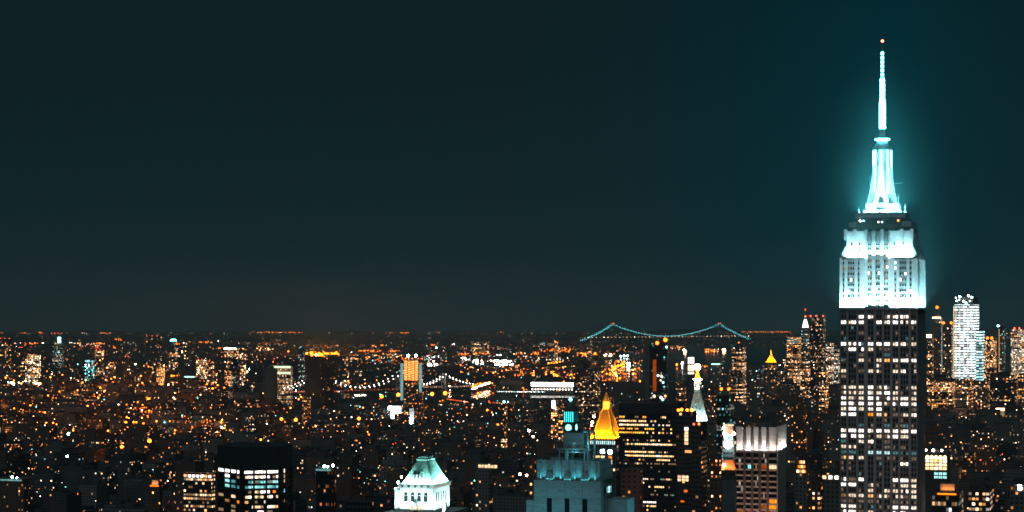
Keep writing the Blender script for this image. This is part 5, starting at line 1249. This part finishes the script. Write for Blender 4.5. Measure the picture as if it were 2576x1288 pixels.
# strings and clusters across the water
for a in ((32, 58, 863, 867, 8, 'RWo', .7, 1.0), (62, 95, 862, 866, 16, 'OOYR', .7, 1.3), (72, 76, 862, 864, 2, 'G', 1.1, 1.4), (105, 110, 860, 866, 3, 'W', 1, 1.2), (172, 200, 861, 864, 12, 'wLW', .5, .9), (186, 262, 863, 873, 26, 'OYRAw', .7, 1.2), (230, 256, 862, 865, 8, 'Y', 1, 1.4),
          (231, 256, 873, 875, 7, 'R', .8, 1.1), (288, 312, 852, 856, 7, 'YOR', .8, 1.3), (286, 294, 874, 877, 2, 'O', 1.2, 1.6), (300, 345, 860, 868, 10, 'wc', .4, .7), (440, 474, 862, 867, 14, 'OYOw', .8, 1.2), (474, 535, 859, 862, 16, 'YOOa', .7, 1.1), (545, 552, 856, 862, 2, 'W', .8, 1.1),
          (547, 557, 874, 877, 3, 'Y', 1, 1.3), (610, 620, 876, 878, 4, 'YA', .8, 1.1), (600, 640, 861, 865, 9, 'wa', .4, .6), (648, 720, 862, 868, 26, 'AwOYo', .5, .9), (645, 690, 872, 882, 20, 'OYAW', .7, 1.2), (722, 727, 882, 888, 2, 'G', 1, 1.4), (770, 775, 888, 893, 2, 'G', 1.6, 2.0),
          (780, 785, 884, 892, 2, 'G', 1.5, 2.0), (800, 850, 887, 893, 10, 'GG', 1.8, 2.6), (775, 850, 884, 895, 34, 'OOG', .9, 1.5), (793, 796, 890, 894, 2, 'H', 1, 1.2), (770, 860, 868, 882, 24, 'oaYR', .5, .9), (900, 1010, 881, 885, 62, 'YYOY', .8, 1.1), (930, 945, 866, 872, 3, 'YO', 1, 1.5), (955, 965, 866, 869, 4, 'Y', .9, 1.3),
          (880, 1010, 890, 905, 48, 'YOAaw', .7, 1.1), (880, 1000, 905, 916, 30, 'OoAT', .6, 1), (1080, 1095, 866, 869, 5, 'OYO', 1, 1.6), (1094, 1112, 873, 876, 3, 'H', 1.2, 1.6), (1070, 1140, 869, 877, 10, 'wRa', .5, .8), (1138, 1150, 865, 868, 2, 'W', .9, 1.2), (1140, 1300, 866, 880, 30, 'waoR', .4, .8),
          (1151, 1180, 888, 893, 14, 'YOY', .8, 1.2), (1191, 1232, 885, 891, 26, 'YYOA', .8, 1.2), (1158, 1180, 900, 906, 12, 'AgW', 1, 1.5), (1075, 1110, 895, 912, 20, 'WwcA', .8, 1.4), (1075, 1104, 915, 921, 18, 'WWcH', 1, 1.5), (1187, 1215, 905, 917, 22, 'WHWA', .9, 1.6), (1234, 1285, 906, 911, 34, 'HWWW', 1.1, 1.6), (1245, 1290, 916, 919, 26, 'WWH', .9, 1.3),
          (1249, 1266, 892, 894, 8, 'W', .9, 1.1), (1055, 1250, 893, 915, 36, 'wcAR', .5, .9), (1160, 1300, 922, 940, 44, 'OYGoA', .8, 1.3), (1290, 1360, 886, 892, 30, 'YYOA', .9, 1.3), (1360, 1435, 876, 886, 52, 'YYYO', .9, 1.25), (1355, 1400, 863, 867, 18, 'wAL', .5, .9), (1335, 1450, 868, 880, 26, 'owAR', .4, .8),
          (1290, 1420, 893, 910, 44, 'WowAa', .6, 1.0), (1378, 1420, 908, 914, 12, 'OYG', .9, 1.6), (1318, 1335, 930, 936, 3, 'G', 1.6, 2.2), (1290, 1345, 925, 945, 22, 'OYOA', .9, 1.4), (1385, 1405, 936, 950, 6, 'GOg', 1.4, 2.2), (1345, 1446, 920, 952, 50, 'OYOoA', .8, 1.4), (1452, 1510, 888, 896, 22, 'OYGO', 1, 1.5), (1520, 1550, 890, 896, 12, 'YYgH', 1, 1.5),
          (1450, 1620, 868, 890, 46, 'owYAR', .4, .8), (1552, 1580, 893, 897, 3, 'H', 1.0, 1.5), (1538, 1574, 908, 924, 26, 'OYGO', 1.1, 1.6), (1515, 1610, 925, 950, 34, 'OGYOA', 1, 1.7), (1505, 1615, 900, 935, 26, 'Woa', .6, 1), (1578, 1585, 912, 920, 4, 'H', 1.1, 1.5), (1682, 1722, 870, 880, 16, 'OYoA', .7, 1.1), (1719, 1724, 878, 884, 2, 'g', 1.6, 2.0),
          (1774, 1830, 878, 886, 30, 'YOYA', .9, 1.3), (1819, 1823, 878, 881, 2, 'g', 2.0, 2.4), (1700, 1705, 914, 922, 2, 'G', 1.2, 1.6), (1714, 1720, 912, 916, 2, 'H', 1, 1.3), (1765, 1780, 918, 924, 7, 'YO', .9, 1.3), (1990, 1998, 880, 884, 1, 'H', 2.6, 3.0)):
    scatter(*a, z=14)
scatter(0, 1500, 868, 900, 190, 'OOYaaowWcR', .4, .95, 12); scatter(0, 1450, 900, 985, 90, 'GOGgH', .6, 1.1, 18); scatter(1290, 1620, 905, 960, 60, 'GOGO', .9, 1.5, 16); scatter(0, 1450, 900, 985, 330, 'OOYYAaowWcTR', .5, 1.15, 16)
scatter(0, 640, 940, 985, 120, 'OOYAWGG', .9, 1.6, 20)
# the near bank: avenues, ramps and yards
def path(pts, n, codes, r0, r1, jit=1.2, z=22):
    for k in range(n):
        f = (k + LR.random() * .6) / n * (len(pts) - 1); i = min(int(f), len(pts) - 2); g_ = f - i
        lamp(pts[i][0] + (pts[i + 1][0] - pts[i][0]) * g_ + LR.uniform(-jit, jit), pts[i][1] + (pts[i + 1][1] - pts[i][1]) * g_ + LR.uniform(-jit, jit), LR.uniform(r0, r1), LR.choice(codes), z)
for a in (([(1188, 978), (1210, 970), (1234, 961)], 30, 'gWgA', 1.0, 1.5, .9), ([(1184, 975), (1200, 966), (1222, 963), (1240, 965)], 20, 'OGO', .8, 1.2, 1), ([(1125, 1004), (1180, 1012)], 22, 'ROR', .6, .9, .6), ([(1228, 1012), (1296, 1019)], 22, 'RO', .6, .9, .6),
          ([(435, 998), (448, 1020), (458, 1040)], 16, 'HWAG', 1, 1.6, 2), ([(457, 1040), (460, 1068), (482, 1072)], 14, 'OGY', .9, 1.4, 1.4), ([(515, 1078), (545, 1080), (590, 1072)], 26, 'gGOg', 1, 1.7, 1.4), ([(290, 1028), (330, 1030), (395, 1040), (440, 1050)], 26, 'OOGY', .9, 1.7, 1.6),
          ([(325, 1024), (370, 1026)], 12, 'O', 1, 1.5, 1), ([(290, 1063), (322, 1063)], 9, 'OYG', 1.1, 1.6, 1.6), ([(30, 992), (70, 993)], 10, 'OGY', 1, 1.7, 1.6), ([(0, 985), (16, 975)], 5, 'OG', 1, 1.8, 2), ([(60, 1080), (105, 1082)], 10, 'ORgO', .9, 1.5, 1.6), ([(370, 1088), (400, 1093)], 10, 'gAA', .9, 1.4, 1.4),
          ([(80, 1100), (105, 1098)], 6, 'YA', .8, 1.2, .6), ([(1250, 985), (1372, 986)], 34, 'WcW', .7, .9, .3), ([(300, 965), (310, 1000)], 14, 'HgWA', 1.2, 2.0, 3.5), ([(236, 962), (250, 975)], 8, 'HgC', 1.2, 2, 3), ([(20, 962), (38, 966)], 6, 'HC', 1.2, 1.8, 2), ([(60, 960), (100, 966)], 9, 'HWH', 1.1, 1.9, 2.5),
          ([(700, 987), (795, 984)], 26, 'RoR', .6, .8, .5), ([(835, 985), (860, 986)], 10, 'RW', .7, .9, .5), ([(893, 995), (920, 994)], 12, 'WgW', 1, 1.5, 1.2)):
    path(*a)
scatter(0, 560, 985, 1075, 170, 'OOYGAGWoT', .9, 1.7, 30); scatter(0, 560, 960, 1090, 170, 'OGOGA', .9, 1.7, 34); scatter(560, 1320, 985, 1075, 130, 'OOYAGWTc', .7, 1.4, 30)
scatter(0, 1350, 1075, 1160, 150, 'OaAWcTYwR', .5, 1.1, 34); scatter(0, 1350, 1160, 1285, 150, 'WaAcTYwO', .6, 1.3, 40)
scatter(1500, 2110, 960, 1100, 90, 'OaAWcTwR', .5, 1.1, 42); scatter(1960, 2110, 1100, 1285, 36, 'aAWcwO', .6, 1.2, 42)
scatter(2335, 2576, 985, 1285, 130, 'aAWwOOAgR', .6, 1.4, 48)
# the brightest single lamps
for x, y, r, c in ((169, 1148 - 0, 2.0, 'H'), (1331, 1083, 2.0, 'H'), (1341, 1098, 1.6, 'g'), (1268, 1011, 2.4, 'T'), (1278, 1011, 1.3, 'W'), (838, 1171, 2.4, 'H'), (850, 1172, 1.6, 'H'), (60, 1212, 2.2, 'H'), (68, 1211, 2.0, 'H'), (671, 1066, 1.6, 'W'), (656, 1106, 1.4, 'G'), (708, 1054, 2.0, 'G'), (744, 1056, 2.2, 'G'),
                   (376, 1109, 2.6, 'G'), (306, 1124, 2.0, 'G'), (366, 1124, 1.4, 'Y'), (903, 1053, 2.0, 'G'), (928, 1093, 1.8, 'Y'), (960, 997, 2.4, 'G'), (1002, 993, 2.4, 'G'), (1087, 991, 2.4, 'G'), (1120, 989, 2.6, 'G'), (1052, 993, 2.0, 'G'), (800, 1186, 1.6, 'W'), (1010, 1200, 1.8, 'g'), (172, 1091, 2.2, 'H'), (118, 934, 1.8, 'O'),
                   (550, 1205, 1.4, 'W'), (2072, 1206, 2.2, 'H'), (1996, 882, 2.8, 'H'), (1970, 962, 1.8, 'C'), (2370, 1193, 1.4, 'A'), (2000, 908, 2.0, 'W'), (2546, 1168, 2.6, 'g'), (2445, 1210, 2.6, 'G'), (2462, 1212, 2.0, 'g'), (2473, 1082, 2.2, 'W'), (2418, 1051, 2.4, 'H'), (1308, 1193, 2.2, 'g'), (1325, 1196, 1.8, 'g'), (1420, 936, 1.4, 'Y'),
                   (590, 894, 1.2, 'T'), (1352, 1108, 1.2, 'W'), (1490, 1062, 2.0, 'g'), (1484, 1078, 1.6, 'R'), (1494, 1048, 1.8, 'g'), (1488, 1070, 1.8, 'g')):
    lamp(x, y, r * (1.3 if c in 'GYT' else 1.0), c, 55 if y > 1040 else 40)
ol = [q for q in lamps if ('orange' in q[4] or 'amber' in q[4]) and 1500 < q[1] < 16000]
LR.shuffle(ol); ol.sort(key=lambda t: -t[5]); k_ = 0
for x, y, z, r, m_, rp in ol[:110]:
    if y < 2600 and k_ > 70: continue
    k_ += 1; point('street_light', (x, y, z + 3), 17000 * (y / 4500) ** 2 * rp / 1.8, (1, .32, .06), 2.5)
for x, y in ((775, 886), (800, 890), (825, 891), (845, 892)): Yq = 245 * FD / (y - 790); point('stadium_light', (xat(x, Yq), Yq, 24), 1.5e6, (1, .30, .04), 6)
lamps.sort(key=lambda t: -t[5] * (4 if 'glare' in t[4] else 2 if 'lamp' in t[4] else 1))
WORD = {'orange': 'orange', 'yellow': 'yellow', 'amber': 'amber', 'warm': 'amber', 'white': 'white', 'cyan': 'pale blue', 'teal': 'teal', 'red': 'red', 'grn': 'pale green'}
LM = {}
rest = {}
for i, (x, y, z, r, m_, rp) in enumerate(lamps):
    r *= 1.0 if 'glare' in m_ else .95
    if i < 300:
        if m_ not in LM:
            b = MB(); b.ball(0, 0, 0, 1, m_, 8, 5); b.bar((0, 0, -12), (0, 0, -1), .12, 'dark_metal'); LM[m_] = b.mesh('street_lamp')
        o = bpy.data.objects.new('street_lamp', LM[m_]); C.objects.link(o); o.location = (x, y, z); o.scale = (r, r, r)
        sx_, sy_ = screen(x, y, z); cw = WORD[m_.split('_')[1]]
        wh = 'under the horizon' if sy_ < 905 else 'by the waterfront' if sy_ < 985 else 'on the near bank' if sy_ < 1100 else 'among the nearest roofs'
        si = 'west' if False else ('near the cream-lit towers' if sx_ < 600 else 'near the orange construction tower' if sx_ < 1150 else 'near the golden pyramid' if sx_ < 1700 else 'near the tallest skyscraper')
        tag(o, f'blazing {cw} lamp {wh} {si}', 'lamp', f'{cw} lamps {wh} {si}')
    else:
        rest.setdefault(m_, MB()).ball(x, y, z, r, m_, 6, 4)
for m_, b in rest.items(): tag(b.build('scattered_lights'), kind='stuff')
print('LAMPS', len(lamps))

# ------------------------------------------------------------------ added volume round the crown, shaped to stand for its halo
m = bpy.data.materials.new('halo_mist'); m.use_nodes = True; n = m.node_tree.nodes; l = m.node_tree.links; n.remove(n['Principled BSDF'])
pv = n.new('ShaderNodeVolumePrincipled'); pv.inputs['Color'].default_value = (.35, .95, 1, 1); pv.inputs['Anisotropy'].default_value = 0
tx = n.new('ShaderNodeTexCoord'); gr = n.new('ShaderNodeTexGradient'); gr.gradient_type = 'SPHERICAL'; l.new(tx.outputs['Object'], gr.inputs[0])
pw = n.new('ShaderNodeMath'); pw.operation = 'POWER'; pw.inputs[1].default_value = 2.2; l.new(gr.outputs['Fac'], pw.inputs[0])
mu = n.new('ShaderNodeMath'); mu.operation = 'MULTIPLY'; mu.inputs[1].default_value = .0042; l.new(pw.outputs[0], mu.inputs[0]); l.new(mu.outputs[0], pv.inputs['Density'])
l.new(pv.outputs[0], n['Material Output'].inputs['Volume'])
M['halo_mist'] = m
b = MB(); b.ball(0, 0, 0, 1.0, 'halo_mist', 24, 16)
o = b.build('halo_mist', None, (cE[0], cE[1], 318)); o.scale = (58, 50, 150); tag(o, kind='stuff')

# ------------------------------------------------------------------ night air
m = bpy.data.materials.new('haze'); m.use_nodes = True; n = m.node_tree.nodes; l = m.node_tree.links; n.remove(n['Principled BSDF'])
pv = n.new('ShaderNodeVolumePrincipled'); pv.inputs['Color'].default_value = (.62, .93, 1, 1); pv.inputs['Density'].default_value = 4.2e-5; pv.inputs['Anisotropy'].default_value = .2
l.new(pv.outputs[0], n['Material Output'].inputs['Volume']); M['haze'] = m
b = MB(); b.box(-9000, 9000, -400, 29000, -1, 480, 'haze'); tag(b.build('haze'), kind='stuff')
